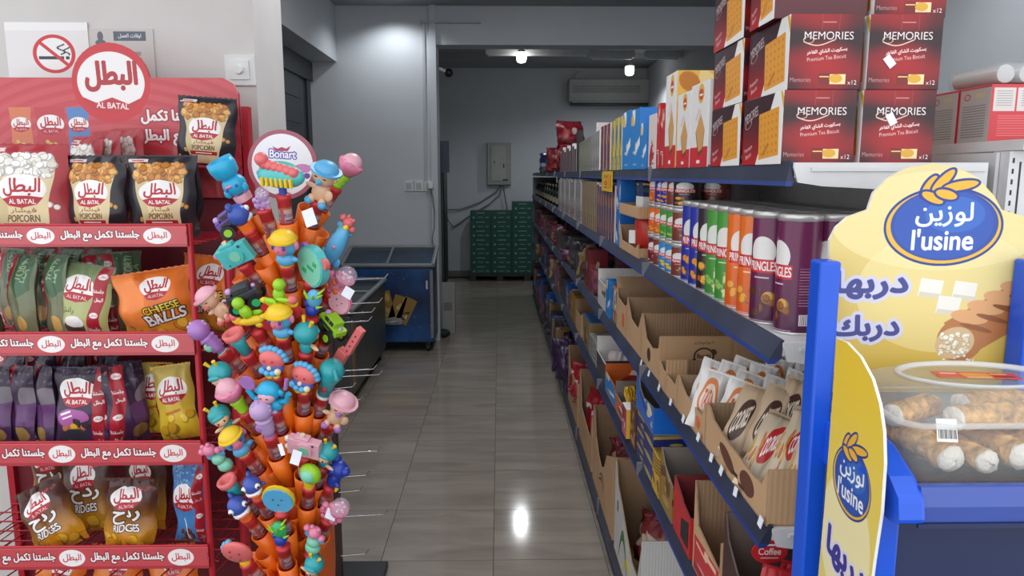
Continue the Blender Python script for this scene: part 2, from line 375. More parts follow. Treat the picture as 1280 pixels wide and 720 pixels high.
# light switch on the bright front wall
a=atY(282,107,2.79); b=atY(318,72,2.79)
t=thing('dimmer_switch','white square dimmer switch on the bright front wall','switch',(a.x,2.8,a.z)); s=b.x-a.x
MB().box(0,-.012,0,s,0,s).build('plate',PL,t,bevel=.003); MB().box(.02,-.018,.02,s-.02,-.01,s-.02).build('insert',PL,t,bevel=.002)
MB().tube((s*.5,-.018,s*.5),(s*.5,-.03,s*.5),.017,.014,20).build('knob',PL,t)
# notices on the front wall
def sheet(name,label,px,cv,Y=2.795,cat='notice'):
    a=atY(px[0],px[3],Y); b=atY(px[2],px[1],Y); w,h=b.x-a.x,b.z-a.z
    o=MB().box(0,-.002,0,w,0,h,[1,0,0,0,0,0]).build(name,[PL,img(name+'_print',cv,.5)],loc=(a.x,Y,a.z)); return tag(o,label,cat)
c=Cv(28,20,(226,224,222),14); c.text('NO',4,-5,1,(0,0,0)) if 0 else None
c.rect(14,18.5,28,3,(236,235,234)); c.ell(16,8.6,7.2,7,(206,60,70)); c.ell(16,8.6,5.9,5.8,(236,235,233))
c.rect(15,7.2,8.5,1.1,(60,62,66)); c.rect(20.5,7.2,1.2,1.1,(60,62,66))
for q in range(14):
    c.ell(18.5+1.2*math.sin(q*.55),8.5+q*.27,.32,.3,(60,62,66)); c.ell(20.3+.9*math.sin(q*.5+1),8.3+q*.2,.26,.26,(60,62,66))
c.rect(16,8.6,12.6,1.2,(206,60,70),-42)
sheet('no_smoking_sign','white no smoking paper taped to the front wall above the red rack',(12,28,109,97),c)
c=Cv(24,16,(196,192,187),14); c.rect(16,13.6,11,3,(92,100,112)); c.text(ar('أوقات العمل'.replace('أ','ا')),16,13.6,1.5,(220,222,224)); c.ell(6,13.5,1,1.6,(100,104,110)); c.ell(6,11.5,1.8,1,(100,104,110))
for q in range(3): c.ell(9+q*.2,8-q*3,1.2,1.2,(100,104,110),inner=.5); c.rect(15,8-q*3,9,1.2,(150,148,146))
sheet('opening_hours_notice','grey opening hours notice partly hidden behind the round rack logo',(108,36,191,98),c,Y=2.798)
# ================= PRINTED ARTWORK =================
RED=(196,52,64); DRED=(150,30,44); CREAM=(228,216,182); WH=(240,238,236)
def albatal(c,cx,cy,s,ang=0,txt=True,red=(176,34,46)):
    c.ell(cx,cy,s,s*.68,WH,ang); ca,sa=math.cos(R(ang)),math.sin(R(ang))
    P=lambda x,y:(cx+x*ca-y*sa,cy+x*sa+y*ca)
    x,y=P(0,s*.1); c.text(ar('البطل'),x,y,s*.78,red,ang,w=s*1.5,bold=.035)
    if txt:
        x,y=P(0,-s*.55); c.poly([P(-s*.85,-s*.42),P(-s*.4,-s*.28),P(s*.3,-s*.28),P(s*.9,-s*.36),P(s*.6,-s*.66),P(0,-s*.82),P(-s*.6,-s*.72)],red)
        c.text('AL BATAL',x,y+s*.02,s*.2,WH,ang,w=s*1.15)
def ribbon(c,x,w,y0,y1,ang=0):
    c.rect(x,(y0+y1)/2,w,(y1-y0)*1.2,(170,36,50),ang)
    n=4
    for i in range(n):
        y=y0+(y1-y0)*(i+.5)/n; dx=-(y-(y0+y1)/2)*math.tan(R(ang))
        if i%2: c.ell(x+dx,y,w*.36,w*.28,WH); c.text(ar('البطل'),x+dx,y,w*.25,RED)
        else: c.text(ar('جلستنا'),x+dx,y+w*.45,w*.42,WH,w=w*.8); c.text(ar('البطل'),x+dx,y-w*.35,w*.4,WH,w=w*.7)
def art_popcorn(bg,pop,title='POPCORN'):
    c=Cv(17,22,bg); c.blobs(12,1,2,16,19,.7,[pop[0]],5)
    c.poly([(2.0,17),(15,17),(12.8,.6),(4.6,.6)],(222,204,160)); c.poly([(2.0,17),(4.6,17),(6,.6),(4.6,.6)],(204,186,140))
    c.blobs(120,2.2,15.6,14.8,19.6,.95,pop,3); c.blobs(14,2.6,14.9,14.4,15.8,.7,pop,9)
    albatal(c,8.6,12.0,5.0); c.text(ar('فيشار'),8.6,7.3,1.3,(150,110,60),w=5.4); c.text(title,8.6,5.6,1.5,(110,76,46),w=6.2)
    c.rect(8.6,3.9,8,1.2,(176,40,50)); c.rect(8.6,3.9,5,.3,WH); c.rect(3,20.8,5,.9,(220,200,200)); c.rect(3,20.8,3,.3,RED)
    return c
def art_green():
    c=Cv(14,20,(156,168,118)); c.grad((196,190,120),(150,170,120)); c.rect(7,18,14,4,(120,140,96))
    albatal(c,6.2,14.2,4.8); c.text(ar('رانش'),3.6,8,1.8,(60,96,60)); c.ell(6,4,3,2.6,(90,60,50)); c.ell(6,5.2,3,1.5,WH); c.blobs(10,2,0,11,2,.8,[(216,184,70)],2)
    c.rect(12,5,.9,2.5,(60,110,60),30); ribbon(c,11.6,2.8,0,20,-4); return c
def art_greenside():
    c=Cv(9,20,(150,152,112)); c.grad((120,116,88),(112,128,98)); c.poly([(3,20),(8.6,20),(8.6,12),(5.5,10),(3,13)],(70,104,74))
    c.text('TORTI',5.8,16.6,1.6,(150,180,140),80,w=5); c.text('LLA',7.2,15.4,1.4,(150,180,140),80); c.ell(6,4,1.6,1.9,(206,160,90)); c.rect(6,1,3,.9,(60,110,66),25)
    ribbon(c,1.5,2.6,0,20); return c
def art_purple(side=False):
    c=Cv(9 if side else 14,20,(74,52,84)); c.grad((76,44,88),(44,36,52)); c.blobs(30,0,15,14,20,.35,[(92,78,108)],4)
    if side:
        c.ell(8,12,2.2,3.0,(120,112,122)); c.poly([(4,10),(9,11),(9,5),(5,5)],(96,56,106)); c.ell(6.4,3,2,1.8,(150,120,66)); ribbon(c,2,2.7,0,20,-5); return c
    albatal(c,6.4,14.4,4.9); c.ell(5.6,7.5,4,2.6,(170,90,160)); c.rect(4,9,3,.5,WH,20); c.rect(4.4,8,3,.4,WH,20); c.blobs(22,2,1.5,10,7,1.0,[(216,170,50),(60,50,60),(190,120,80)],6); c.ell(6,3.4,3.4,1.6,(54,52,66))
    ribbon(c,11.8,2.8,0,20,-2); return c
def art_yellow(strip=True):
    c=Cv(13,20,(222,188,56)); c.grad((236,200,40),(190,170,90)); c.blobs(8,1,0,12,7,1.7,[(240,206,70),(214,166,44)],2)
    albatal(c,6.8,14,4.9); c.rect(6.6,8,6,.8,(200,120,30),8)
    if strip: ribbon(c,9.6,2.6,0,20)
    return c
def art_cheese():
    c=Cv(20,20,(226,122,42)); c.grad((222,170,50),(226,116,40),0,9); c.poly([(0,20),(6,20),(9,9),(7,5),(1,5)],(236,134,60))
    c.blobs(14,1,0,18,5,1.6,[(230,176,60),(206,130,40)],3); albatal(c,11.5,15.4,4.2)
    c.text('CHEESE',12.2,9.6,2.0,(232,206,60),8,w=9,edge=(40,30,30),ew=.25,bold=.04); c.text('BALLS',12.6,6.9,3.0,WH,8,w=11,edge=(40,34,34),ew=.3,bold=.05); return c
def art_ridges():
    c=Cv(16,20,(96,48,36)); c.grad((226,160,30),(78,44,40),2,15); c.blobs(12,1,0,15,4,1.8,[(232,176,50),(214,140,30)],8)
    albatal(c,7.6,15.2,4.4,8); c.text(ar('ردح'),7.8,10,3.8,WH,4,w=8.8,bold=.05,edge=(50,28,28),ew=.25); c.text('RIDGES',8,6.8,2.0,WH,4,w=7.4,edge=(60,30,20),ew=.2,bold=.04)
    c.text(ar('خل فلفل'),12.6,17.6,1.0,(206,60,60),8,w=4.4); return c
def art_blue():
    c=Cv(12,20,(58,120,190)); c.grad((70,140,200),(64,110,170)); c.blobs(60,0,15,12,20,.3,[(120,180,220)],4); albatal(c,6,12.6,4.8); c.blobs(12,2,0,9,4,.9,[(120,60,50),(90,60,50)],4); c.rect(6,4,.5,6,WH,10)
    ribbon(c,10.6,2.4,0,20); return c
def art_strip():
    c=Cv(90,6.2,(196,78,84),14); c.rect(45,.4,90,.8,(176,58,66)); c.rect(45,5.9,90,.5,(214,110,112))
    for q in range(3):
        x=81.5-q*33.4; c.ell(x,3.1,4,2.3,WH); c.text(ar('البطل'),x,3.1,2.2,RED,w=5.6)
        c.text(ar('جلستنا تكمل مع البطل'),x-16.4,3.1,2.9,WH,w=22.5,bold=.05,edge=(128,40,50),ew=.28)
    return c
def art_header():
    c=Cv(92,52,(196,66,76),10)
    for q in range(26): c.ell(46,-10,20+q*3.4,14+q*2.3,(206,84,92) if q%2 else (192,58,70),al=.5,inner=.9)
    for x,col,w in ((9,(206,122,80),12),(22,(190,58,66),14),(36,(84,128,190),12)):
        c.poly([(x-w/2+1,7),(x+w/2,7),(x+w/2-.8,14),(x+w/2,26),(x-w/2,26),(x-w/2+1,16)],col); albatal(c,x,18,w*.42)
        c.blobs(5,x-3,9,x+4,12,1.5,[(226,180,90)],3)
    c.ell(46,38,14.6,14.2,(204,48,58)); c.ell(46,37.5,12.4,11.2,WH)
    c.text(ar('البطل'),46.5,40,9.5,(176,40,50),w=18,bold=.05); c.poly([(34.6,33),(40,30.6),(46,32.6),(52,30.2),(57.6,32.8),(54,28.6),(46,26.4),(38,28.4)],(190,44,54)); c.text('AL BATAL',46,29.8,2.2,WH,-3,w=12)
    c.text(ar('جلستنا تكمل'),75,20,6,WH,w=26,bold=.05,edge=(160,40,50),ew=.6); c.text(ar('مع البطل'),73,10,7.5,WH,w=22,bold=.05,edge=(160,40,50),ew=.6)
    return c
def wafer(c,cx,cy,w,h,ang=0):
    c.rect(cx,cy,w,h,(228,156,50),ang); ca,sa=math.cos(R(ang)),math.sin(R(ang))
    for i in range(5):
        for j in range(6):
            x=(i-2)*w*.19; y=(j-2.5)*h*.155; c.ell(cx+x*ca-y*sa,cy+x*sa+y*ca,w*.035,h*.032,(200,126,36))
    return c
def art_mem(face=0):
    if face==0:
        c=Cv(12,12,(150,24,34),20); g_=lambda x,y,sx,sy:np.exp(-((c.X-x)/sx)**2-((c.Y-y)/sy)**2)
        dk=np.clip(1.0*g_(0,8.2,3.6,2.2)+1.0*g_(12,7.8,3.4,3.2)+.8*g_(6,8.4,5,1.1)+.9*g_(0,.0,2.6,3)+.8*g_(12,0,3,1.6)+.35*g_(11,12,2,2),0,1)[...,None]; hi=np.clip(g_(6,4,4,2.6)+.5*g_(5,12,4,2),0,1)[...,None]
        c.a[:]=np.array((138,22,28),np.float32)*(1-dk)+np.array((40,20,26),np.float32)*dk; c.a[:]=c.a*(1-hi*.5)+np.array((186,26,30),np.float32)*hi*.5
        for q in (0,1): c.rect(5.2+q*2.8,11,.06,3,(150,110,112))
        c.rect(6.4,10.7,2.2,.16,(200,150,150)); c.text('MEMORIES',6.4,8.6,1.25,(236,226,224),w=8.0,bold=.0)
        for q in range(30):
            a=q/30*PI*2; c.ell(2.4+q*.17,7.6-.55*math.sin(a*.62),.13,.1,(226,196,176))
        c.ell(3.1,7.9,.9,.55,(226,196,176),inner=.7); c.text(ar('بسكويت الشاي الفاخر'),6.2,6.1,.85,(232,212,206),6,w=6.6); c.text('Premium Tea Biscuit',6.2,5.1,.62,(232,212,206),6,w=6.4)
        c.text('Memories',2.1,1.6,.7,(190,150,150),w=3.4,bold=0); c.rect(6.3,1.7,2.6,1.9,(120,30,30)); c.rect(6,2.1,1.6,.2,(230,200,120)); c.rect(8.2,1.7,2.6,1.6,(232,214,160)); c.ell(7.9,1.8,1.1,.7,(214,164,56)); c.text('x12',10.6,1.2,.7,WH)
        return c
    if face==2:
        c=Cv(20,12,(86,34,42),16); c.ell(9,11,3.6,2.4,(210,206,202)); 
        for q in range(6): c.rect(4,9.5-q*.7,3.4,.14,(200,170,170)); c.rect(15,9.5-q*.7,5,.14,(190,150,150))
        c.rect(8,4.6,8,1.2,(200,180,150)); c.text('Memories',8,4.6,.8,(120,40,40)); return c
    c=Cv(20,12,(150,30,40),14); c.grad((176,26,32),(56,24,32),1,9)
    c.poly([(7.5,0),(20,0),(20,12),(16,12)],(238,236,232)); c.poly([(18.5,12),(19.2,12),(20,11),(20,9)],(214,176,60))
    wafer(c,13.6,5.2,9.6,8.0,4); c.text('MEMORIES',4.4,9,1.7,(224,206,204),12,w=7,bold=0); c.ell(3,7.4,1.8,.7,(214,176,170),15,inner=.75); c.text('Premium',3.4,3,.8,WH,14); c.text('Biscuit',3.6,1.7,.8,WH,14); c.rect(12.4,2.6,.7,3.4,(190,120,40),-55)
    return c
def art_cracker(big=False):
    c=Cv(16,20,(232,230,228),12); c.rect(8,2.4,16,4.8,(206,38,48)); c.ell(9,17.4,2.6,2.3,(226,180,50)); c.ell(9,17.2,1.9,1.3,(206,60,50)); c.rect(9,17.1,3,.5,WH)
    c.rect(6.4,12.6,.3,4,(206,80,70),-50); c.rect(8,12,.3,4,(206,140,80),-50)
    c.poly([(5,8.4),(9.4,12.6),(13,8.6),(11.6,3.6),(8,2.6)],(110,66,36)); c.poly([(5.2,8.8),(9.4,12.6),(12.8,9),(11.4,4.4),(8.2,3.6)],(212,160,92)); c.rect(8,1.3,3,.8,WH); return c
def can_art(col,dark,food,name):
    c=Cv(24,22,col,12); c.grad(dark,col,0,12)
    for x in (12,24,0):
        c.ell(x,15.2,2.7,3.1,(226,224,220)); c.rect(x,12.2,6.4,2.8,(200,36,44)); c.text('PRINGLES',x,12.2,1.9,WH,w=6.0,bold=.04); c.rect(x,9.8,3.2,.3,WH,al=.8)
        c.blobs(7,x-2.6,2.2,x+2.6,7.5,1.2,food,int(sum(col))+x); c.rect(x,.8,7,.25,WH,al=.5)
    for x in (6,18):
        for q in range(14): c.rect(x,13-q*.55,3,.12,(220,214,214),al=.7)
        c.rect(x,3,2.6,2.2,(226,222,222)); 
        for q in range(7): c.rect(x-1+q*.33,3,.12,2,(40,30,40))
    return c
def lusine(c,cx,cy,s,wscale=1.25):
    rx=s*wscale; c.ell(cx,cy,rx,s,(38,60,140)); c.ell(cx,cy,rx*.96,s*.94,(226,178,60)); c.ell(cx+s*.02,cy+s*.04,rx*.9,s*.9,(44,74,158)); c.ell(cx,cy+s*.05,rx*.83,s*.86,(46,84,170)); c.ell(cx+s*.25,cy+s*.3,rx*.5,s*.45,(60,116,196),al=.6)
    for x,y,a,l in ((-.42,1.0,60,.36),(-.1,1.14,48,.42),(.32,1.02,10,.48),(-.32,.72,-25,.34),(0,.8,-15,.32)):
        c.ell(cx+x*s,cy+y*s,l*s,.17*s,(38,60,140),a); c.ell(cx+x*s,cy+y*s,(l-.06)*s,.11*s,(232,176,56),a)
    c.text(ar('لوزين'),cx,cy+.3*s,s*.6,WH,w=s*1.35,bold=.02); c.text("l'usine",cx,cy-.33*s,s*.52,WH,w=s*1.45,bold=.03)
def art_lus_head():
    c=Cv(30,33,(226,200,92),18); c.grad((204,170,64),(220,206,150)); c.ell(16,15,12,9,(232,220,164),al=.5); c.ell(15,25,15,7,(232,220,160),al=.6)
    lusine(c,15,24.2,5.6,1.42)
    c.text(ar('دربها'),6.0,15.9,3.9,(60,66,130),w=9.6,bold=.06,edge=(200,200,220),ew=.5); c.text(ar('دربك'),5.6,9.6,3.7,(60,66,130),w=9,bold=.06,edge=(200,200,220),ew=.5)
    for x,y in ((14.0,15.4),(18.6,15.0),(16.6,12.9)):
        c.rect(x,y,3.1,2.6,(226,224,214),-8); c.rect(x,y-1.0,3.1,.7,(206,200,180),-8)
    c.rect(25,12.4,17,6.2,(176,112,60),33); c.ell(18.6,7.8,3.2,3.2,(176,112,60))
    for q in range(6): c.ell(19.6+q*2.1,11.2+q*1.38,2.6,1.0,(214,160,108),-10); c.ell(20.6+q*2.1,9.6+q*1.36,2.3,.38,(140,84,42),-16)
    c.ell(17.9,7.4,2.7,2.3,(206,176,130),20); c.blobs(44,16,5.8,19.8,8.8,.4,[(240,234,214),(226,212,180)],3); c.blobs(14,14.6,4.2,21,5.8,.2,[(240,234,214)],5); return c
def art_lus_side():
    c=Cv(20,52,(236,222,150),14); c.grad((226,206,120),(234,200,60),12,46); c.ell(9,18,9,12,(240,236,210),al=.6); lusine(c,10,29,6.2,1.1); c.text(ar('دربها'),10,14.6,6.5,(60,56,140),-4,w=14,bold=.06,edge=(214,210,226),ew=.6); c.text(ar('دربك'),10,5.4,5.5,(60,56,140),-4,w=12,bold=.06,edge=(214,210,226),ew=.6); return c
def art_bonart():
    c=Cv(17,17,(232,230,232),26); c.ell(8.5,8.5,8.5,8.5,(160,84,100)); c.ell(8.5,8.5,7.5,7.5,(232,232,236))
    c.poly([(6.2,13),(7.5,12.4),(8.5,12.8),(9.6,12.4),(10.8,13.1),(10,11.8),(7,11.8)],(170,60,90)); c.text('Bonart',8.7,11.1,1.9,(240,240,250),-3,w=6.4,bold=.04,edge=(90,80,160),ew=.25)
    c.ell(3.1,9.2,.8,.8,(120,120,190)); c.ell(3,6.4,1,.8,(120,120,180),-30); c.ell(13.4,7.6,2.2,1.1,(200,130,180)); c.ell(14.4,5.8,.8,.7,(110,80,150)); c.ell(8.4,6.8,4.6,2.6,(90,190,180),-8); return c
def art_stick():
    c=Cv(8,10,(176,44,48),14); c.rect(4,5,8,4.2,(190,100,96),0); 
    for x in (1.3,4,6.7): c.rect(x,5,1.8,3.2,(210,196,190),al=.8); c.text('Bon',x,5.2,.9,(60,80,170)); c.rect(x,3.8,1.6,.4,(70,90,180))
    return c
def art_generic(seed,cols,txt=None):
    q=random.Random(seed); c=Cv(10,10,cols[0],9); 
    for i in range(5):
        k=q.choice(cols[1:]); 
        if q.random()<.5: c.ell(q.uniform(1,9),q.uniform(1,9),q.uniform(.8,2.6),q.uniform(.6,2),k,q.uniform(0,180))
        else: c.rect(q.uniform(1,9),q.uniform(1,9),q.uniform(1,7),q.uniform(.6,2.4),k,q.uniform(-20,20))
    if txt: c.text(txt,5,q.uniform(3,7),1.6,cols[-1],w=7)
    for i in range(3): c.rect(5,q.uniform(.5,3),q.uniform(3,7),.25,cols[-1],al=.7)
    return c
# ================= SHELVING GONDOLA (right of the aisle) =================
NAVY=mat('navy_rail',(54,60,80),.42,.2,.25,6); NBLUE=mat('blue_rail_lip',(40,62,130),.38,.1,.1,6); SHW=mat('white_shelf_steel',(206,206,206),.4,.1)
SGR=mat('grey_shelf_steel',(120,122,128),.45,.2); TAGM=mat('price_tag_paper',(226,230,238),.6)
XF=.475; SZ=[1.717,1.418,1.084,.754,.17]; YB=[1.205,2.3,3.3,4.3,5.3,6.3,7.3,8.3,9.3,10.4]
g=thing('shelving_gondola','long double sided shelving run with navy shelf fronts along the right of the aisle','shelving',(XF,1.2,0))
def GB(name,mb,m,par=g): 
    o=mb.build(name,m,par); o.matrix_parent_inverse=Matrix.Translation((-XF,-1.2,0)); return o
for li,z in enumerate(SZ):
    for k in range(len(YB)-1):
        a,b=YB[k]+.002,YB[k+1]-.002
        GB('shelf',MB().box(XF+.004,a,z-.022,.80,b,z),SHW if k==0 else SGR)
        r=MB(); zt,zb=(z+.005,z-.036)
        if li==4: zb=z-.075
        xo=-.012 if li in(1,2,3) else 0
        r.prism([(XF,zt),(XF+.006,zt),(XF+.006+xo*.4,zb+.008),(XF-.006+xo,zb+.008)],a,b,'y',0); r.prism([(XF-.006+xo,zb+.008),(XF+.006+xo*.4,zb+.008),(XF+.004+xo,zb),(XF-.008+xo,zb)],a,b,'y',1)
        o=GB('price_rail',r,[NAVY,NBLUE])
        if k: GB('rail_joint',MB().box(XF-.012+xo,a-.006,zb-.002,XF+.004,a+.006,zt+.002),SGR)
for k in range(len(YB)-1):
    a,b=YB[k]+.002,YB[k+1]-.002
    GB('kick_plate',MB().box(XF+.012,a,0,XF+.02,b,.1),GREY)
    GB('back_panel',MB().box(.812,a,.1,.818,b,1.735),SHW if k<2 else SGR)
for k,y in enumerate(YB):
    u=MB().box(.819,y-.02,0,.852,y+.02,1.737)
    o=GB('upright',u,SHW)
    if k==0:
        for q in range(14):
            zz=1.722-q*.017
            GB('slot',MB().box(.8245,y-.0205,zz-.004,.8275,y-.0195,zz+.004),DK)
for li,z in enumerate(SZ[:4]):
    y=YB[0]
    GB('shelf_bracket',MB().prism([(XF+.002,z-.006),(XF+.01,z-.03),(XF+.05,z-.036),(.795,z-.05),(.795,z+.002),(XF+.002,z+.002)],y-.006,y-.001,'y'),SHW)
    GB('bracket_rib',MB().box(XF+.03,y-.009,z-.012,.79,y-.005,z-.006),SHW); GB('rivet',MB().tube((.76,y-.005,z-.03),(.76,y-.011,z-.03),.005),SGR)
GB('end_panel',MB().box(XF-.005,10.4,.5,.8,10.42,1.66),SGR)
# far side shelf seen over the top
GB('shelf',MB().box(.822,1.16,1.738,1.22,2.3,1.755),SHW); GB('slot',MB().box(.836,YB[0]-.0205,1.5,.839,YB[0]-.0195,1.72),DK)
for q,(x,y) in enumerate(((52,80),(75,112),(105,155),(140,198),(178,248),(223,303),(262,365),(292,403),(335,467),(410,558))):
    p=atX(780+x/2.4,420+y/2.4,XF-.014); t=MB().box(-.0012,-.009,-.009,0,.009,.009).build('price_tag',TAGM,g,loc=(0,0,0)); t.matrix_parent_inverse=Matrix.Translation((-XF,-1.2,0)); t.location=(p.x,p.y,p.z); t.rotation_euler=(R(rnd.uniform(-10,25)),R(12),0)
# ================= GOODS HELPERS =================
def pk(name,label,cat,loc,size,mats,mi=0,group=None,rot=0,bevel=.0012,M=None):
    # a closed pack: origin at its front left bottom corner
    b=MB().box(0,0,0,size[0],size[1],size[2],mi)
    o=b.build(name,mats,loc=loc,rot=(0,0,R(rot)),bevel=bevel); return tag(o,label,cat,group)
_bm={}
def bag(name,label,mats,w,h,t,loc,yaw=0,lean=0,roll=0,group=None,seed=1,cat='snack bag',crumple=1.0,seal=True,pinch=.05,lay=None):
    key=(mats[0].name,w,h,t,seed)
    q=random.Random(seed); ph=[q.uniform(0,6.28) for _ in range(6)]
    b=MB(); nu,nv=14,18
    def pt(i,j,side):
        u=-1+2*i/nu; v=j/nv
        e=math.sin(PI*min(1,max(0,v)))**.5 if 0<v<1 else 0
        T=t/2*max(0,1-abs(u)**2.6)**.62*e
        wr=(math.sin(u*11+ph[0])*.6+math.sin(u*19+ph[1])*.4)*max(0,abs(2*v-1)-.35)*.012*crumple+math.sin(v*9+u*4+ph[2])*math.sin(u*5-v*3+ph[3])*.005*crumple
        T2=T*(1 if side<0 else .75)+ (wr*(h/.2) if abs(u)<.97 and 0<v<1 else 0)
        x=u*w/2*(1-pinch*math.sin(PI*v)**.7)+ .003*crumple*math.sin(v*14+ph[4])*(1 if u>0 else -1)
        off=.004*crumple*math.sin(v*6+ph[5])*(h/.2)
        return (x,side*T2+off+ (h*.03*math.sin(u*3+ph[0])*v*v*.4*crumple),v*h)
    for side,mi in ((-1,0),(1,1)):
        vs=[pt(i,j,side) for j in range(nv+1) for i in range(nu+1)]; fs=[];uv=[]
        for j in range(nv):
            for i in range(nu):
                a=j*(nu+1)+i; f=[a,a+1,a+nu+2,a+nu+1]; qd=[(i/nu,j/nv),((i+1)/nu,j/nv),((i+1)/nu,(j+1)/nv),(i/nu,(j+1)/nv)]
                if side>0: f=f[::-1]; qd=[(1-a_,b_) for a_,b_ in qd[::-1]]
                fs.append(f); uv.append(qd)
        b.add(vs,fs,mi,uv,True)
    o=b.build(name,mats,loc=loc)
    o.rotation_mode='XYZ'
    o.rotation_euler=(Matrix.Rotation(R(yaw),3,'Z')@Matrix.Rotation(-R(lean),3,'X')@Matrix.Rotation(R(roll),3,'Y')).to_euler()
    if seal:
        s=MB(); n=22; top=[pt(nu*k/n,nv,-1) for k in range(n+1)]
        vs=[];fs=[]
        for k,p in enumerate(top): vs+=[(p[0],p[1]-.001,p[2]-h*.03),(p[0],p[1]-.001,p[2]+(.002 if k%2 else .005))]
        for k in range(n): fs.append((2*k,2*k+2,2*k+3,2*k+1))
        s.add(vs,fs); s.build('top_seal',mats[-1],o)
    tag(o,label,cat,group); return o
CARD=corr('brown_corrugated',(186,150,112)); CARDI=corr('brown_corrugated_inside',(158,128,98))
def open_carton(label,x0,x1,y0,y1,z,hn,hf,hl,hr,cut=None,mats=None,name='open_carton',group=None,prints=(),cat='box',flap=False):
    # hn near wall, hf far wall, hl aisle wall, hr rear wall heights; cut = (u,height) points of the aisle wall's top edge from far to near
    mats=mats or [CARD,CARDI]; T=.004
    t=thing(name,label,cat,(x0,y0,z),group=group); w,d=x1-x0,y1-y0
    MB().box(0,0,0,w,d,T).build('bottom',mats[1],t)
    if hn: MB().box(0,0,T,w,T,hn,[0,1,1,1,1,1]).build('near_wall',mats,t)
    if hf: MB().box(0,d-T,T,w,d,hf,[1,0,0,0,1,1]).build('far_wall',mats,t)
    if hr: MB().box(w-T,T,T,w,d-T,hr,1).build('rear_wall',mats,t)
    if hl or cut:
        if cut is None: cut=[(0,hl),(1,hl)]
        pts=[(d-T,T)]+[(T+(1-u)*(d-2*T),h) for u,h in cut]+[(T,T)]
        MB().prism(pts,0,T,'x',0,1).build('aisle_wall',mats,t)
    for (n_,pts,m) in prints: MB().prism(pts,-.0012,-.0002,'x').build(n_,m,t)
    if flap: MB().box(0,0,0,w,.004,.05).build('flap',mats[1],t,loc=(0,d-.004,hf),rot=(R(-35),0,0))
    return t
FO=mat('foil_back',(110,100,96),.35,.3)
WHT=mat('white_card',(226,224,220),.5); REDC=mat('red_card',(190,34,42),.4); GOLD=mat('gold_card',(166,128,52),.35,.3); DBR=mat('dark_brown_card',(64,42,38),.5)
ONES=['','first','second','third','fourth','fifth','sixth','seventh','eighth','ninth','tenth','eleventh','twelfth','thirteenth','fourteenth','fifteenth','sixteenth','seventeenth','eighteenth','nineteenth']
def ordw(n):
    if n<20: return ONES[n]
    t=['','','twenti','thirti','forti','fifti','sixti'][n//10]
    return t+'eth' if n%10==0 else t[:-1]+'y-'+ONES[n%10]
# ================= TOP SHELF GOODS =================
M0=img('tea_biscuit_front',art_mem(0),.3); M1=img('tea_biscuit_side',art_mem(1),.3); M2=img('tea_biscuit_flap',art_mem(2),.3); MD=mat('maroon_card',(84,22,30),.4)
MM=[M0,M1,MD,M2]; BW,BD,BH=.1225,.2,.1215; z0=SZ[0]
def mem(x,y,z,label,rot90=False,kind=0):
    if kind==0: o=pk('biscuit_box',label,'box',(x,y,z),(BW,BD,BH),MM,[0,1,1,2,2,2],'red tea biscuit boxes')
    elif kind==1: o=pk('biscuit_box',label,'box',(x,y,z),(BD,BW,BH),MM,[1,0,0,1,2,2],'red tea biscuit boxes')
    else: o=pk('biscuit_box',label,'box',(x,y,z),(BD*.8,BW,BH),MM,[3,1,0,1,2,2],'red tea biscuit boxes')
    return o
mem(.472,1.245,z0,'red tea biscuit box, bottom row, left of the two facing fronts')
b1=mem(.605,1.245,z0,'red tea biscuit box, bottom row right, with a tilted white sticker over its lettering')
mem(.480,1.255,z0+BH+.001,'red tea biscuit box, second row, left of the two facing fronts')
b2=mem(.612,1.255,z0+BH+.001,'red tea biscuit box, second row right, with a white sticker below its lettering')
MB().box(0,-.0015,0,.013,-.0003,.02).build('sticker',TAGM,b1,loc=(.048,0,.062),rot=(0,R(-30),0)); MB().box(0,-.0015,0,.013,-.0003,.02).build('sticker',TAGM,b2,loc=(.038,0,.034),rot=(0,R(-40),0))
mem(.472,1.462,z0,'red tea biscuit box at shelf edge, bottom row, second from the near end'); mem(.474,1.468,z0+BH+.001,'red tea biscuit box at shelf edge, second row, second from the near end')
mem(.61,1.47,z0,'red tea biscuit box hidden behind the bottom right front box'); mem(.612,1.475,z0+BH+.001,'red tea biscuit box hidden behind the second row right box')
mem(.468,1.30,z0+2*BH+.002,'red tea biscuit box lying end-on in the cropped top row, left end, showing a flap',kind=2)
mem(.634,1.29,z0+2*BH+.002,'red tea biscuit box in the cropped top row, right end')
mem(.472,1.47,z0+2*BH+.002,'red tea biscuit box at shelf edge in the third row, second from the near end')
mem(.478,1.275,z0+3*BH+.003,'red tea biscuit box on the uppermost tier above the frame, left'); mem(.61,1.275,z0+3*BH+.003,'red tea biscuit box on the uppermost tier above the frame, right')
C0=img('cracker_side',art_cracker(),.35); CH2=img('cracker_top',art_generic(5,[(226,178,80),(190,120,50),(236,206,140)]),.4)
def thin(y0,y1,h,m,label,w=.06,x=.472,name='cracker_box',extra=WHT,group=None,cat='box',z=None):
    return pk(name,label,cat,(x,y0,z0 if z is None else z),(w,y1-y0,h),[m,extra],[1,0,0,1,1,1],group)
thin(1.69,1.845,.195,C0,'white and red cracker box, nearest of the three beside the biscuit boxes',group='white cracker boxes')
thin(1.85,1.985,.188,C0,'white and red cracker box, middle of three, partly overlapped',group='white cracker boxes')
o=thin(2.0,2.13,.255,C0,'taller white cracker box, farthest of three, with crackers on its end',w=.12,extra=CH2,group='white cracker boxes')
col=lambda *c:c
def gen(name,seed,cols,txt=None,rough=.35): return img(name,art_generic(seed,cols,txt),rough)
gR=gen('red_carton_print',1,[(190,40,48),(230,190,160),(150,30,40),(240,230,226)]); gP=gen('pink_carton_print',2,[(224,210,206),(190,40,50),(230,200,190),(120,40,50)])
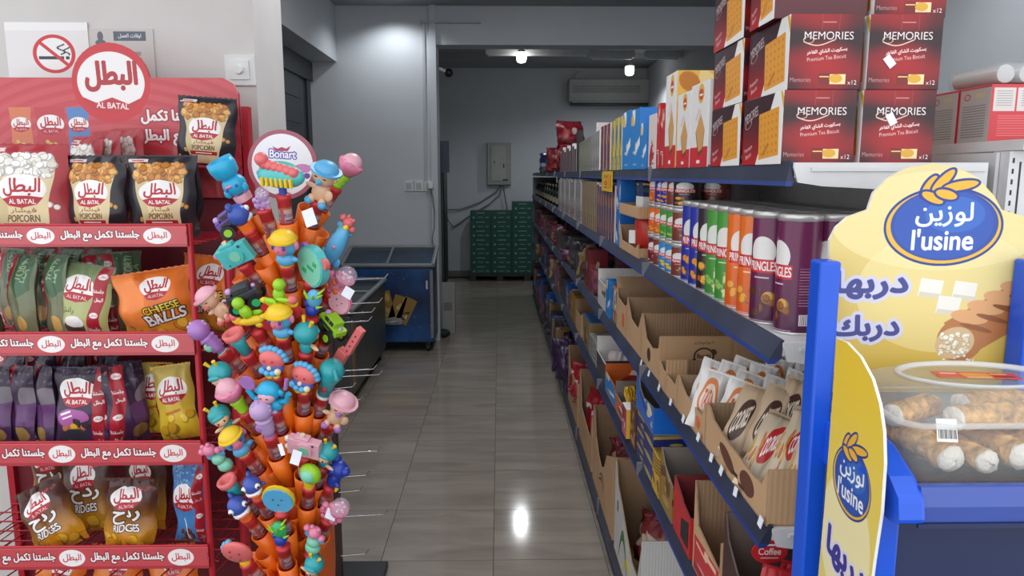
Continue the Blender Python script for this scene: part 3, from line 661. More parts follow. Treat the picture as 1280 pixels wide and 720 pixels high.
gB=gen('blue_carton_print',3,[(34,130,206),(110,70,70),(230,180,60),(30,90,160),(236,240,244)]); gY=gen('yellow_blue_print',4,[(196,176,60),(60,110,160),(214,190,70),(120,120,70)])
gM=gen('mauve_print',6,[(130,70,84),(160,90,90),(190,110,60),(110,60,80)]); gG=gen('grey_green_print',7,[(128,130,104),(150,150,126),(90,96,80),(170,166,140)])
gW=gen('grey_white_print',8,[(150,150,148),(120,122,128),(90,84,84),(190,188,182)]); gD=gen('dark_print',9,[(60,58,66),(40,40,50),(110,104,110),(90,60,60)])
gT=gen('tan_print',10,[(150,124,84),(112,84,60),(180,160,90),(90,60,50)]); gPu=gen('plum_print',11,[(92,56,84),(140,50,60),(196,120,60),(120,80,110)])
gO=gen('orange_print',12,[(206,104,44),(230,180,90),(160,50,40),(240,230,220)]); gBr=gen('choc_print',13,[(84,52,44),(150,100,60),(60,36,34),(206,170,120)])
gBl=gen('wafer_blue_print',14,[(26,96,190),(226,214,176),(20,70,160),(240,240,240)],rough=.3); gPk=gen('magenta_print',15,[(176,50,96),(226,120,60),(120,40,80),(240,220,220)])
thin(2.14,2.19,.17,gR,'narrow red carton standing right after the white cracker boxes',extra=REDC); thin(2.2,2.24,.19,gR,'taller red carton with a pinkish end behind the cracker boxes',extra=REDC)
thin(2.25,2.36,.165,gP,'white and pink carton with red writing on the top shelf'); 
thin(2.40,2.50,.15,gB,'nearest bright blue cereal carton on the top shelf, the lowest',extra=mat('blue_card',(34,124,200),.35),group='blue cartons'); thin(2.51,2.68,.205,gB,'tall bright blue carton, second of three on the top shelf',w=.1,extra=mat('blue_card'),group='blue cartons'); thin(2.69,2.86,.212,gB,'tall bright blue carton, third of three on the top shelf',w=.1,extra=mat('blue_card'),group='blue cartons')
for k,(a,b,h) in enumerate(((2.88,2.96,.205),(2.97,3.06,.205),(3.07,3.15,.2))): thin(a,b,h,gY,('first','second','third')[k]+' yellow and blue carton past the bright blue ones',group='yellow and blue cartons')
for k in range(3): thin(3.18+.1*k,3.27+.1*k,.2,gM,('nearest','middle','farthest')[k]+' mauve carton of three past the yellow ones',group='mauve cartons')
y=3.52
for k in range(14):
    d=.065; thin(y,y+d-.006,.19-.002*k,(gW if k<5 else gG),'thin '+('grey' if k<5 else 'green')+' striped carton, '+ordw(k+1)+' past the mauve ones on the top shelf',w=.1,group='thin striped cartons on the top shelf'); y+=d
SC=Cv(14,14,(206,190,186)); SC.text(ar('عرض'),7,8,4,(150,90,90),w=8,bold=0); SC.rect(7,4,7,.5,(150,110,110))
t=pk('sign_card','small pale card with faint red writing above the striped cartons','sign',(.50,3.95,z0+.185),(.085,.004,.10),[img('card_print',SC,.5)],0); t.location=(.545,4.2,z0+.17)
thin(4.46,4.56,.24,gD,'tall thin dark carton beside the striped cartons',w=.03,extra=DK)
for k in range(10): thin(4.58+.12*k,4.69+.12*k,.14+.02*(k%3),gM if k%2 else gD,'dim '+('mauve' if k%2 else 'dark')+' carton, '+ordw(k+1)+' past the tall thin dark one on the top shelf',w=.1,group='dim mauve cartons on the top shelf')
rb=[gen('red_bag_print',16,[(120,26,36),(90,20,30),(160,60,60),(190,170,160)]),mat('dark_red_foil',(110,26,36),.3)]
bb=[gen('blue_bag_print',17,[(34,50,100),(24,36,76),(90,110,150),(180,180,190)]),mat('dark_blue_foil',(30,44,90),.3)]
for k,(y,zz,x) in enumerate(((5.9,0,.56),(6.3,0,.6),(6.75,0,.55),(7.2,0,.6),(6.1,.19,.58),(6.6,.18,.6))):
    bag('snack_bag','glossy dark red bag on the far top shelf, '+('foremost of the lower ones','second of the lower ones','third of the lower ones','rearmost of the lower ones','front one of the upper two','rear one of the upper two')[k],rb,.26,.22,.16,(x,y,z0+zz),yaw=-50+20*k,lean=5,group='red bags heaped on the top shelf',seed=k+3,crumple=2.2)
for k,(y,x) in enumerate(((7.7,.55),(8.2,.58))): bag('snack_bag','dark blue bag at the far end of the top shelf, '+('nearer one','farther one')[k],bb,.3,.2,.2,(x,y,z0),yaw=-40+60*k,group='blue bags on the top shelf',seed=k+9,crumple=2)
# cartons on the far side of the run
J0=Cv(9,10,(176,172,168)); 
for q in range(13): J0.rect(4.5,6.6-q*.45,6.6,.2,(132,128,126))
J0.ell(2.4,8.3,.9,.6,(190,50,60),inner=.5); J0.rect(4.5,9.8,9,.4,(190,50,60)); J0.rect(.2,5,.4,10,(190,50,60)); J0.rect(6,8.4,2.5,.8,(190,180,140))
J1=Cv(9,10,(196,60,66)); J1.rect(4.5,7.4,8,4,(206,200,196)); J1.rect(4.5,7.4,.3,4,(196,60,66))
for q in range(9): J1.rect(4.5,4.6-q*.42,6,.12,(226,120,116)); J1.rect(2.4,8.8-q*.4,2.8,.12,(150,146,144)) if q<7 else None; J1.rect(6.8,8.8-q*.4,2.8,.12,(150,146,144)) if q<7 else None
jA=img('ingredients_print',J0,.4); jB=img('ingredients_front',J1,.4)
for k,(x,y,lb) in enumerate(((.855,1.30,'red and white carton with small print, nearest on the far side shelf'),(.855,1.395,'red and white carton with small print, second on the far side shelf'),(.955,1.30,'red and white carton cut by the right edge of the frame'),)):
    pk('small_carton',lb,'box',(x,y,1.755),(.09,.09,.10),[jB,jA,REDC],[0,1,1,2,2,2],'red and white cartons beyond the run')
pv=[mat('clear_film',(200,204,206),.15,0,.03,alpha=.25),mat('clear_film')]
t=thing('wrapped_bottle_pack','clear film wrapped pack of small bottles lying on the red and white cartons','pack',(.87,1.31,1.856))
MB().box(0,0,0,.16,.15,.038).build('film',pv[0],t,bevel=.01)
for k in range(4): MB().tube((.02+.04*k,.01,.019),(.02+.04*k,.14,.019),.016).build('bottle',mat('milky_bottle',(206,208,206),.3),t)
MB().box(.07,-.002,.008,.13,-.0005,.03).build('print',mat('faint_print'),t)
# ================= SECOND SHELF GOODS =================
z1=SZ[1]
LID=mat('foil_lid',(206,204,202),.3,.5); 
P={'purple':((104,34,76),(74,26,60),[(150,90,40),(210,160,70),(90,50,40)],'BBQ'),'orange':((226,110,36),(206,84,28),[(236,160,60),(206,100,30)],'CHEESE'),'green':((72,150,58),(56,130,50),[(210,220,150),(140,190,90),(236,230,190)],'ONION'),
 'black':((52,44,48),(34,30,34),[(200,90,40),(230,170,60)],'HOT'),'blue':((44,56,160),(36,44,140),[(200,50,50),(226,150,60)],'KETCHUP'),'maroon':((120,30,50),(90,24,44),[(220,200,180),(150,60,60)],'PAPRIKA'),'sky':((44,140,206),(36,120,190),[(226,190,80),(230,240,244)],'SALT'),'brown':((130,62,48),(110,50,40),[(90,50,40),(190,140,80)],'PIZZA')}
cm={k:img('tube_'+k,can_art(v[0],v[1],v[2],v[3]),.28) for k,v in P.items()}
_cp={}
def can(colr,x,y,z,label,h=.213,r=.0375,group=None):
    key=(colr,h)
    if key not in _cp:
        t=thing('crisp_tube',label,'crisp tube')
        MB().lathe([(r,0),(r,h-.012)],28).build('body',cm[colr],t)
        MB().lathe([(r,h-.012),(r+.0012,h-.012),(r+.0012,h),(r-.001,h+.0012),(r-.006,h-.002),(0,h-.002)],28).build('lid',LID,t)
        MB().lathe([(0,.0),(r+.001,0),(r+.001,.004),(r,.005)],28).build('bottom_rim',LID,t); _cp[key]=t
    else: t=dup(_cp[key])
    t.location=(x,y,z); t.rotation_euler=(0,0,R(rnd.uniform(-14,14)-38)); t['label']=label
    if group: t['group']=group
    return t
front=[('purple',1.30,'large purple crisp tube nearest the camera on the second shelf'),('purple',1.392,'second purple crisp tube, just behind the nearest'),('orange',1.47,'orange crisp tube next to the purple ones'),('orange',1.548,'second orange crisp tube, next to the green ones'),
 ('green',1.626,'green crisp tube next to the orange ones'),('green',1.704,'second green crisp tube, next to the black one'),('black',1.782,'black crisp tube between green and blue tubes'),('blue',1.86,'blue crisp tube next to the black one'),('blue',1.938,'blue crisp tube farthest along the tall row')]
for c,y,l in front:
    o=can(c,.5215 if y>1.35 else .535,y,z1,l,group='tall crisp tubes in the front row')
    if y<1.35: o.rotation_euler=(0,0,R(-84))
for r_ in (1,2):
    for k,(c,y,l) in enumerate(front): can(c,.5215+.079*r_,y+.004*r_,z1,c+' crisp tube in the '+('second','third')[r_-1]+' row, '+('nearest','second','third','fourth','fifth','sixth','seventh','eighth','farthest')[k]+' from the camera',group='tall crisp tubes in the back rows')
lay=[['maroon','brown','sky','sky','brown'],['orange','orange','green','green','brown'],['orange','blue','blue','brown','black']]
for L_ in range(3):
    for k,c in enumerate(reversed(lay[L_])):
        can(c,.518,2.035+.082*k,z1+.096*L_,'short '+c+' crisp tube, '+('bottom','middle','top')[L_]+' layer, '+('nearest','second','third','fourth','farthest')[k]+' in its row',h=.094,r=.0375,group='short crisp tubes stacked in three layers')
for k in range(5):
    can('black' if k%2 else 'brown',.60,2.04+.082*k,z1+.192,'short dark crisp tube in the top layer back row, '+('nearest','second','third','fourth','farthest')[k],h=.094,group='short crisp tubes at the back')
    can('brown',.60,2.04+.082*k,z1+.096,'short brown crisp tube in the middle layer back row, '+('nearest','second','third','fourth','farthest')[k],h=.094,group='short crisp tubes at the back')
    can('sky',.60,2.04+.082*k,z1,'short blue crisp tube in the bottom layer back row, '+('nearest','second','third','fourth','farthest')[k],h=.094,group='short crisp tubes at the back')
# cardboard trays with red canister
open_carton('shallow brown cardboard tray holding a red canister on the second shelf',.468,.66,2.46,2.86,z1,.035,.09,0,.06,cut=[(0,.09),(.12,.035),(.85,.03),(1,.05)],name='cardboard_tray')
t=thing('red_canister','red and orange patterned round canister with white labels in the brown tray','canister',(.535,2.56,z1+.005))
MB().lathe([(.0,0),(.062,0),(.062,.12),(.058,.125),(0,.125)],28).build('body',gen('canister_print',21,[(190,50,40),(220,110,50),(160,30,34),(230,200,180)]),t)
MB().lathe([(.0625,.05),(.0625,.085)],10).build('label_patch',WHT,t) if 0 else MB().prism([(-.06,.04),(-.035,.04),(-.035,.085),(-.06,.085)],-.058,-.05,'y').build('label_patch',WHT,t,rot=(0,0,R(-42)))
open_carton('brown cardboard tray stacked above the red canister',.462,.64,2.44,2.84,z1+.135,.04,.04,.04,.04,name='cardboard_tray')
WB=Cv(16,10,(206,204,204),12); WB.ell(5,5,1.6,3,(190,110,120),inner=.5); WB.text('cc',5,5,1.6,(180,60,80)); WB.ell(11,5,2,2.4,(190,130,130),inner=.6); WB.text('o',11,5,1.5,(180,70,80))
wbm=img('white_box_print',WB,.4)
pk('small_carton','white carton with two round red marks on the upper cardboard tray','box',(.485,2.50,z1+.145),(.11,.12,.062),[wbm,WHT],[0,1,1,1,1,1])
pk('small_carton','dark blue carton lying on top of the white carton','box',(.485,2.50,z1+.208),(.125,.12,.05),[gen('dark_blue_print',22,[(30,40,90),(40,56,110),(206,170,60),(40,90,100)]),mat('dark_blue_card',(30,38,86),.4)],[0,0,1,1,1,1])
bl=[gen('blue_pack_print',23,[(24,110,190),(30,50,140),(200,60,80),(220,230,240)]),mat('blue_foil',(24,100,180),.3)]
thin(2.88,2.98,.135,bl[0],'lower blue biscuit pack standing at the edge past the tray',z=z1,extra=bl[1],group='blue packs past the tray'); thin(2.88,2.98,.135,bl[0],'upper blue biscuit pack standing at the edge past the tray',z=z1+.136,extra=bl[1],group='blue packs past the tray')
YS=Cv(16,14,(226,186,40),12); YS.text('10-2',6.5,7,5.2,(200,60,30),90,w=9,bold=.05); YS.rect(11,7,.7,10,(200,90,40)); YS.rect(13.6,7,1.4,9,(206,70,30)); 
y=3.02
for k in range(7): thin(y,y+.075,.235-.004*(k%3),gPu,'plum and red biscuit packet, '+ordw(k+1)+' past the blue packs near the yellow price card',w=.1,z=z1,group='plum packets on the second shelf'); y+=.08
t=MB().box(0,0,0,.003,.30,.085,[0,1,1,0,0,0]).build('price_card',[mat('yellow_card',(226,186,40),.5),img('price_card_print',YS,.5)],loc=(.462,3.04,1.628)); tag(t,'yellow price card reading 10-2 above the plum packets','sign')
for k in range(8): thin(y,y+.075,.245,gT,'tan and yellow striped packet, '+ordw(k+1)+' past the plum packets',w=.1,z=z1,group='tan packets on the second shelf'); y+=.08
for k in range(19): thin(y,y+.085,.235+.01*(k%3),gW if k%4 else gP,'tall '+('grey' if k%4 else 'pinkish')+' packet, '+ordw(k+1)+' past the tan packets on the second shelf',w=.1,z=z1,group='grey packets on the second shelf'); y+=.09
BOT=mat('dark_glass',(34,34,28),.25); CAPM=mat('bottle_cap_gold',(150,140,110),.35,.5)
bt=None
for k in range(22):
    if bt is None:
        bt=thing('sauce_bottle','small dark bottle at the far end of the second shelf','bottle',group='dark bottles on the second shelf')
        MB().lathe([(0,0),(.04,0),(.042,.1),(.03,.13),(.014,.15),(.014,.17)],14).build('body',BOT,bt); MB().lathe([(.016,.165),(.016,.19),(0,.19)],10).build('cap',CAPM,bt); MB().lathe([(.0425,.03),(.0425,.08)],12).build('label_band',mat('cream_label',(150,146,120),.5),bt); t=bt
    else: t=dup(bt)
    t.location=(.53+.1*(k%2),6.0+.2*k,z1); t['label']='dark bottle with pale label band, '+ordw(k+1)+' past the grey packets of the second shelf'
# ================= THIRD SHELF GOODS =================
z2=SZ[2]
def arcprint(n,pts,m): return (n,pts,m)
DBP=mat('dark_brown_ink',(70,44,34),.6); CHO=mat('chocolate_ink',(96,58,44),.5)
# four brown cartons, near to far
cutl=lambda hf,lo,hn:[(0,hf),(.06,hf-.01),(.16,lo+.045),(.3,lo+.016),(.5,lo),(.85,lo-.004),(1,hn)]
c1=open_carton('near brown carton with chocolate biscuit print, full of wrapped biscuits',.47,.80,1.215,1.60,z2,.105,.105,0,.12,cut=[(0,.105),(.05,.10),(.12,.082),(.35,.07),(.8,.062),(.93,.066),(1,.105)],
  prints=[('printed_biscuit',[(.03+.075+.04*math.cos(a/8*PI),.034+.022*math.sin(a/8*PI)) for a in range(16)],CHO),('printed_biscuit',[(.23+.05*math.cos(a/8*PI),.036+.02*math.sin(a/8*PI+.6)) for a in range(16)],CHO),('printed_text',[(.16,.02),(.185,.02),(.185,.028),(.16,.028)],DBP),('printed_text',[(.12,.012),(.15,.012),(.15,.018),(.12,.018)],DBP)])
c2=open_carton('brown carton of white wrapped biscuits, second from the near end',.47,.80,1.61,1.87,z2,.10,.095,0,.12,cut=[(0,.095),(.1,.08),(.3,.065),(.9,.06),(1,.10)],prints=[('printed_mark',[(.06+.02*math.cos(a/6*PI),.035+.014*math.sin(a/6*PI)) for a in range(12)],mat('orange_ink',(200,100,60),.6))])
c3=open_carton('low brown carton with a small inner divider, third from the near end',.47,.80,1.88,2.10,z2,.09,.075,0,.10,cut=[(0,.075),(.2,.06),(.9,.055),(1,.09)])
MB().box(0,0,0,.06,.004,.095).build('divider',CARD,c3,loc=(.0,.13,.004))
BC=Cv(26,19,(186,150,112),10); BC.text(ar('شوكولاتة'.replace('ة','ه')),15,16.6,1.6,(80,60,44),4,w=8,bold=0); BC.ell(15,10.6,4.2,4.0,(74,52,40)); BC.ell(15,10.6,3.4,3.2,(186,150,112)); BC.text('Bambi',15,10.8,1.9,(60,44,36),w=5.4,bold=.03); BC.ell(19,12.6,1.0,1.4,(74,52,40),30); BC.ell(11.2,8.4,1.0,1.2,(74,52,40),30)
bcm=img('round_logo_card',BC,.85)
c4=open_carton('brown carton with a round dark logo on its near side',.475,.80,2.125,2.40,z2,.142,.16,0,.15,cut=[(0,.16),(.08,.14),(.25,.09),(.6,.08),(.95,.1),(1,.14)],prints=[('printed_letter',[(.15+.025*math.cos(a/6*PI),.05+.022*math.sin(a/6*PI)) for a in range(12)],DBP)])
MB().box(.02,-.0016,.008,.215,-.0004,.138).build('printed_logo',bcm,c4)
c5=open_carton('brown carton behind the round logo carton, low aisle side',.475,.80,2.41,2.69,z2,.155,.165,0,.16,cut=[(0,.165),(.1,.14),(.3,.1),(.8,.09),(1,.15)])
c6=open_carton('farthest of the large brown cartons on the third shelf, flap folded out',.475,.80,2.70,2.93,z2,.135,.165,0,.16,cut=[(0,.165),(.1,.13),(.8,.12),(1,.135)],flap=True,prints=[('printed_mark',[(.05,.04),(.09,.04),(.09,.09),(.05,.09)],mat('orange_ink'))])
BI=Cv(20,7,(196,172,142),14); BI.ell(9,3.6,5.6,1.9,(70,46,38),8); BI.text('COOKIES',9,3.6,1.9,(226,214,196),8,w=8.6,bold=.05)
BI2=Cv(20,7,(206,190,164),14); BI2.ell(12,4,5,1.7,(190,44,44),10); BI2.text('COOKIES',12,4,1.6,WH,10,w=7.6,bold=.05); BI2.blobs(10,1,.5,7,4.5,.8,[(206,120,60),(216,170,90)],3)
for q in range(26): BI.rect(q*.8,.3,.4,.6,(90,60,48)) ; BI2.rect(q*.8,6.8,.4,.4,(120,90,70))
BI3=Cv(14,6,(226,224,220),14); BI3.ell(7,3.2,4.6,2.2,(214,120,50)); BI3.ell(7,3.2,3.6,1.6,(232,214,196)); BI3.text('TATA',7,3.2,1.8,(206,84,50),w=5,bold=.05)
bi=[img('cookie_brown',BI,.4),mat('kraft_foil',(186,162,132),.4)]; bi2=[img('cookie_red',BI2,.35),mat('kraft_foil')]; bi3=[img('white_sachet',BI3,.35),mat('white_foil',(224,222,220),.35)]
def wrap(label,mats,w,h,t,loc,rot,group,seed):
    o=bag('wrapped_biscuit',label,mats,w,h,t,loc,group=group,seed=seed,cat='biscuit pack',crumple=.5,pinch=.02); o.rotation_euler=[R(a) for a in rot]; return o
q=random.Random(4)
# brown packs fan out in carton 1 (long axis runs up and away)
G1='kraft wrapped biscuits in the near carton'
for k,(x,y,z,rx,ry,rz,m,lb) in enumerate((
 (.52,1.54,.06,-28,-58,62,bi,'brown cookie pack with dark oval lettering, foremost at the far end of the near carton'),
 (.56,1.50,.07,-25,-58,60,bi,'brown cookie pack just behind the foremost one'),
 (.60,1.50,.085,-20,-55,58,bi,'brown cookie pack in the middle of the near carton'),
 (.52,1.42,.05,-30,-70,66,bi2,'kraft pack with a faint red label low in the near carton'),
 (.56,1.38,.07,-30,-66,60,bi2,'kraft pack with a red oval in the middle of the near carton'),
 (.55,1.30,.06,-34,-66,64,bi2,'kraft pack with red oval lettering nearest the camera'),
 (.62,1.34,.095,-20,-64,60,bi2,'kraft pack with red lettering beside the blue post'),
 (.66,1.46,.10,-20,-55,60,bi,'brown cookie pack at the back of the near carton'),
 (.70,1.38,.11,-20,-60,62,bi,'brown cookie pack against the rear wall of the near carton'),
 (.66,1.54,.10,-15,-50,64,bi,'brown cookie pack standing at the far rear of the near carton'))):
    o=wrap(lb,m,.066,.175,.042,(x,y,z2+z-.035),(0,0,0),G1,k)
    # long axis direction: up, to the right, away
    dz=Vector((.42,.34,.74 if k<3 or k>6 else .52)).normalized(); nx=Vector((-.45,-.75,.45)); nx=(nx-dz*nx.dot(dz)).normalized()
    a=math.radians(q.uniform(-10,10)); yb=-nx; xb=yb.cross(dz); o.rotation_euler=Matrix((xb,yb,dz)).transposed().to_euler(); o.location=(x-.035,y-.06,z2+z-.045)
G2='white wrapped biscuits in the second carton'
pos=[(.53,1.62),(.50,1.70),(.57,1.68),(.56,1.76),(.62,1.62),(.63,1.72),(.68,1.66),(.69,1.76),(.60,1.80),(.74,1.64),(.74,1.74),(.52,1.80)]
names=['front right','front middle','second row right','second row middle','third row right','third row left','fourth row right','fourth row left','far middle','rear right','rear left','front far left']
for k,(x,y) in enumerate(pos):
    o=wrap('white biscuit sachet with an orange oval, '+names[k]+' of the second carton',bi3,.065,.145,.03,(0,0,0),(0,0,0),G2,k+20)
    dz=Vector((.35+q.uniform(-.1,.1),.15+q.uniform(-.15,.15),.9)).normalized(); nx=Vector((-.3,-.9,.3+q.uniform(-.1,.1))); nx=(nx-dz*nx.dot(dz)).normalized(); yb=-nx; xb=yb.cross(dz)
    o.rotation_euler=Matrix((xb,yb,dz)).transposed().to_euler(); o.location=(x-.02,y,z2+.008+.05*(x-.5))
# chequered box, white box and blue pack past the cartons
CB=Cv(22,14,(120,62,44),12)
for i in range(6):
    for j in range(4):
        if (i+j)%2: CB.poly([(i*4-1,j*4),(i*4+3,j*4+.6),(i*4+3.4,j*4+4),(i*4-.4,j*4+3.6)],(224,180,120))
CB.ell(11,9,4.6,4.2,(230,228,226)); CB.ell(11,9,2.7,2.2,(36,80,140)); CB.rect(11,9,3.4,.4,WH)
cbm=img('chequered_print',CB,.4)
pk('biscuit_box','brown and cream chequered box with a round white and blue emblem','box',(.482,2.96,z2),(.235,.12,.155),[cbm,CHO],[0,0,1,1,1,1])
thin(3.10,3.22,.16,gB,'blue carton wedged behind the chequered box',z=z2,extra=mat('blue_card'))
open_carton('white display box with yellow corner behind the blue carton',.475,.75,3.25,3.5,z2,.13,.17,.12,.15,mats=[gen('white_yellow_print',24,[(214,210,204),(206,190,60),(120,60,44),(230,226,220)]),WHT],name='display_box')
# ---------- far clutter: individually built small packs, rows by shelf ----------
def clutter(z,y0,y1,sh,hmax,group,label,pal,seed,x=.472,heap=.5):
    q=random.Random(seed); y=y0; k=0; where=group.split(' on ')[1]
    while y<y1:
        d=q.uniform(.09,.17); h=q.uniform(.4,1)*hmax; w=q.uniform(.1,.16)
        for row in range(2):
            m=q.choice(pal); cn=PALN.get(m.name,'dark'); lb='dim '+cn+' %s, '+ordw(k+1)+' along the far stretch of '+where+', '+('aisle side' if row==0 else 'behind')
            if q.random()<heap and row==0:
                bag('snack_bag',lb%'bag',[m,FO],d*1.3,h*.85,.07,(x+.06+row*.14,y+d/2,z),yaw=q.uniform(-70,-20),lean=q.uniform(0,12),group=group+', bags',seed=k,crumple=1.6,seal=False)
            else: pk('snack_box',lb%'box','box',(x+q.uniform(0,.012)+row*.16,y,z),(w,d-.008,h*(1 if row==0 else q.uniform(.8,1.2))),[m],0,group+', boxes',bevel=0)
        y+=d; k+=1
PALN={'dark_print':'dark','choc_print':'brown','plum_print':'plum','tan_print':'tan','mauve_print':'mauve','red_carton_print':'red','red_bag_print':'dark red','wafer_blue_print':'blue'}
dark=[gD,gBr,gPu,gT,gD,gBr,gM]; 
clutter(z2,3.55,10.2,3,.22,'dim snacks on the third shelf','small dim snack pack on the far stretch of the third shelf',dark+[rb[0]],31)
# ================= FOURTH SHELF GOODS =================
z3=SZ[3]
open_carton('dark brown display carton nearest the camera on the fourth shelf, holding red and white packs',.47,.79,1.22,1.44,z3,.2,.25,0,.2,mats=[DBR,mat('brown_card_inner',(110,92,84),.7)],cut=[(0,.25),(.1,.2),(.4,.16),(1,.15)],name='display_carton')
CC=Cv(12,8,(206,44,50),12); CC.text('Coffee',6,4.2,2.2,WH,w=7.5); CC.rect(6,2,6,.4,WH,al=.8); CC.rect(6,6.4,4,.7,WH)
cofm=img('coffee_card',CC,.4)
t=tag(MB().prism([(.036+.036*math.cos(a/12*PI),.025+.025*math.sin(a/12*PI)) for a in range(24)],0,.003,'y').build('coffee_sign',[cofm],loc=atY(939,705,1.36)),'red oval card reading Coffee standing in the nearest display carton of the fourth shelf','sign')
rw=[gen('red_white_print',25,[(196,40,46),(226,190,120),(214,110,50),(240,236,230)]),mat('red_foil',(180,36,44),.3)]
for k in range(6): bag('snack_bag','red and white biscuit pack in the nearest display carton, '+('foremost','second','third','fourth','fifth','rearmost')[k],rw,.065,.185,.025,(.51+.045*k,1.30+.015*k,z3+.008),yaw=-15+5*k,lean=8,roll=8,group='packs in the nearest display carton',seed=k,cat='biscuit pack',crumple=.5)
open_carton('brown carton with a red aisle side between the two display boxes of the fourth shelf',.47,.78,1.455,1.67,z3,.17,.22,0,.18,mats=[CARD,CARDI],cut=[(0,.22),(.15,.12),(1,.10)],prints=[('printed_panel',[(.01,.006),(.2,.006),(.2,.09),(.01,.1)],gR)])
for k in range(4): bag('snack_bag','red round-topped pack in the brown carton with a red side, '+('near','second','third','far')[k],rw,.09,.14,.05,(.53+.03*k,1.50+.035*k,z3+.02),yaw=-40,lean=5,group='red packs in the brown carton',seed=k+4,crumple=.8)
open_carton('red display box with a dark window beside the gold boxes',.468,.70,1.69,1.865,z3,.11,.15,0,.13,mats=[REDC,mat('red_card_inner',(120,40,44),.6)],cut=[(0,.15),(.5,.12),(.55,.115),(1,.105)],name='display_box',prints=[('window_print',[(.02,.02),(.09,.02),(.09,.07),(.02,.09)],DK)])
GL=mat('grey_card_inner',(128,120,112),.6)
open_carton('gold patterned display box with grey inside on the fourth shelf',.468,.74,1.885,2.03,z3,.10,.165,0,.14,mats=[gen('gold_print',26,[(150,116,44),(190,150,60),(96,60,40),(220,200,120)]),GL],cut=[(0,.165),(.3,.13),(1,.105)],name='display_box')
ZS=Cv(10,14,(206,170,50),12)
for q_ in range(5): ZS.poly([(0,13.4-q_*1.2),(5,12.6-q_*1.2),(10,13.4-q_*1.2),(10,12.8-q_*1.2),(5,12-q_*1.2),(0,12.8-q_*1.2)],(90,50,34))
ZS.blobs(8,1,1,9,6,1.2,[(196,150,60),(120,60,40)],3)
pk('biscuit_box','yellow zigzag striped biscuit box beside the gold display box','box',(.466,2.035,z3),(.2,.1,.125),[img('zigzag_print',ZS,.35),GOLD],[1,0,0,1,1,1])
DBM=gen('navy_pack_print',27,[(34,44,110),(200,200,214),(30,60,150),(180,160,90)])
for k in range(3): pk('biscuit_box','dark blue biscuit box, '+('bottom','middle','top')[k]+' of the stack under the light blue wafer box','box',(.468,2.14,z3+.055*k),(.22,.26,.054),[DBM],0,'dark blue biscuit boxes')
WBx=Cv(22,10,(26,104,200),14); WBx.text('WAFER',9,7,2,WH,-20,w=8); WBx.rect(9,4.8,9,1.6,(40,50,140),-22); WBx.ell(17,4,3,1.2,(226,214,170),20); WBx.ell(17.4,5.2,3,1.1,(236,226,190),-10); WBx.text('x2',20,2,1.5,WH)
wbx=img('wafer_print',WBx,.3)
t=open_carton('bright blue wafer box with torn open top, standing on the dark blue boxes',.462,.70,2.12,2.40,z3+.166,.085,.12,0,.09,mats=[wbx,mat('grey_card_inner')],cut=[(0,.12),(.12,.12),(.2,.085),(.4,.07),(.8,.08),(1,.085)],name='wafer_box')
NB=Cv(10,14,(84,50,42),12); NB.blobs(12,1,1,9,12,1.3,[(200,150,96),(170,116,70)],7)
pk('snack_box','tall brown box printed with round tan nuts','box',(.466,2.42,z3),(.1,.1,.15),[img('nut_print',NB,.4),CHO],[0,0,1,1,1,1])
YB_=Cv(10,8,(232,180,60),12); YB_.ell(5,4,2.6,1.8,(110,50,60)); YB_.ell(5,4.6,1.6,.8,(150,70,60))
pk('snack_box','small magenta box with a yellow near face','box',(.455,2.54,z3),(.11,.09,.11),[img('yellow_face_print',YB_,.4),gPk,WHT],[0,1,1,1,2,2])
open_carton('open grey box of thin yellow sachets on the fourth shelf',.47,.72,2.66,2.88,z3,.06,.12,.07,.1,mats=[gO,GL],name='open_box')
YF=[mat('yellow_foil',(206,160,40),.3,.2),mat('yellow_foil')]
for k in range(9): bag('sachet','thin yellow sachet in the open grey box, '+ordw(k+1)+' from the aisle',YF,.03,.13,.012,(.50+.025*k,2.70+.01*(k%3),z3+.02),yaw=10*(k%3),lean=35,group='yellow sachets',seed=k%3,cat='sachet',seal=False)
open_carton('low orange and blue display box behind the yellow sachets',.468,.72,2.90,3.16,z3,.07,.12,.09,.1,mats=[gB,gO],name='display_box')
open_carton('black and white display box in the middle of the fourth shelf',.475,.74,3.2,3.5,z3,.12,.17,.1,.14,mats=[gD,WHT],name='display_box')
for k in range(5): bag('snack_bag','pinkish brown pack in the black and white display box, '+ordw(k+1)+' from the aisle',[gP,FO],.07,.13,.03,(.52+.04*k,3.3,z3+.01),yaw=-30,lean=20,group='packs in the black and white box',seed=k,seal=False)
for k in range(4): pk('snack_box','flat grey brown carton behind the black and white box, '+ordw(k+1)+' from the bottom','box',(.475,3.52,z3+.03*k),(.2,.28,.028),[gW],0,'flat cartons on the fourth shelf')
pk('snack_box','box with a light blue printed top behind the flat cartons','box',(.48,3.85,z3),(.2,.3,.16),[gen('lightblue_print',28,[(70,120,180),(120,160,200),(200,120,90),(230,236,240)]),gT],[1,1,1,1,0,1])
open_carton('tan open carton behind the light blue printed box',.475,.75,4.2,4.5,z3,.14,.18,.12,.15)
pk('snack_box','dim yellow printed box past the tan carton','box',(.475,4.6,z3),(.2,.3,.17),[gen('dimyellow_print',29,[(150,110,50),(80,60,40),(180,150,90),(200,190,170)])],0)
clutter(z3,5.0,10.2,3,.22,'dim snacks on the fourth shelf','small dim snack pack on the far stretch of the fourth shelf',dark+[gBl],41)
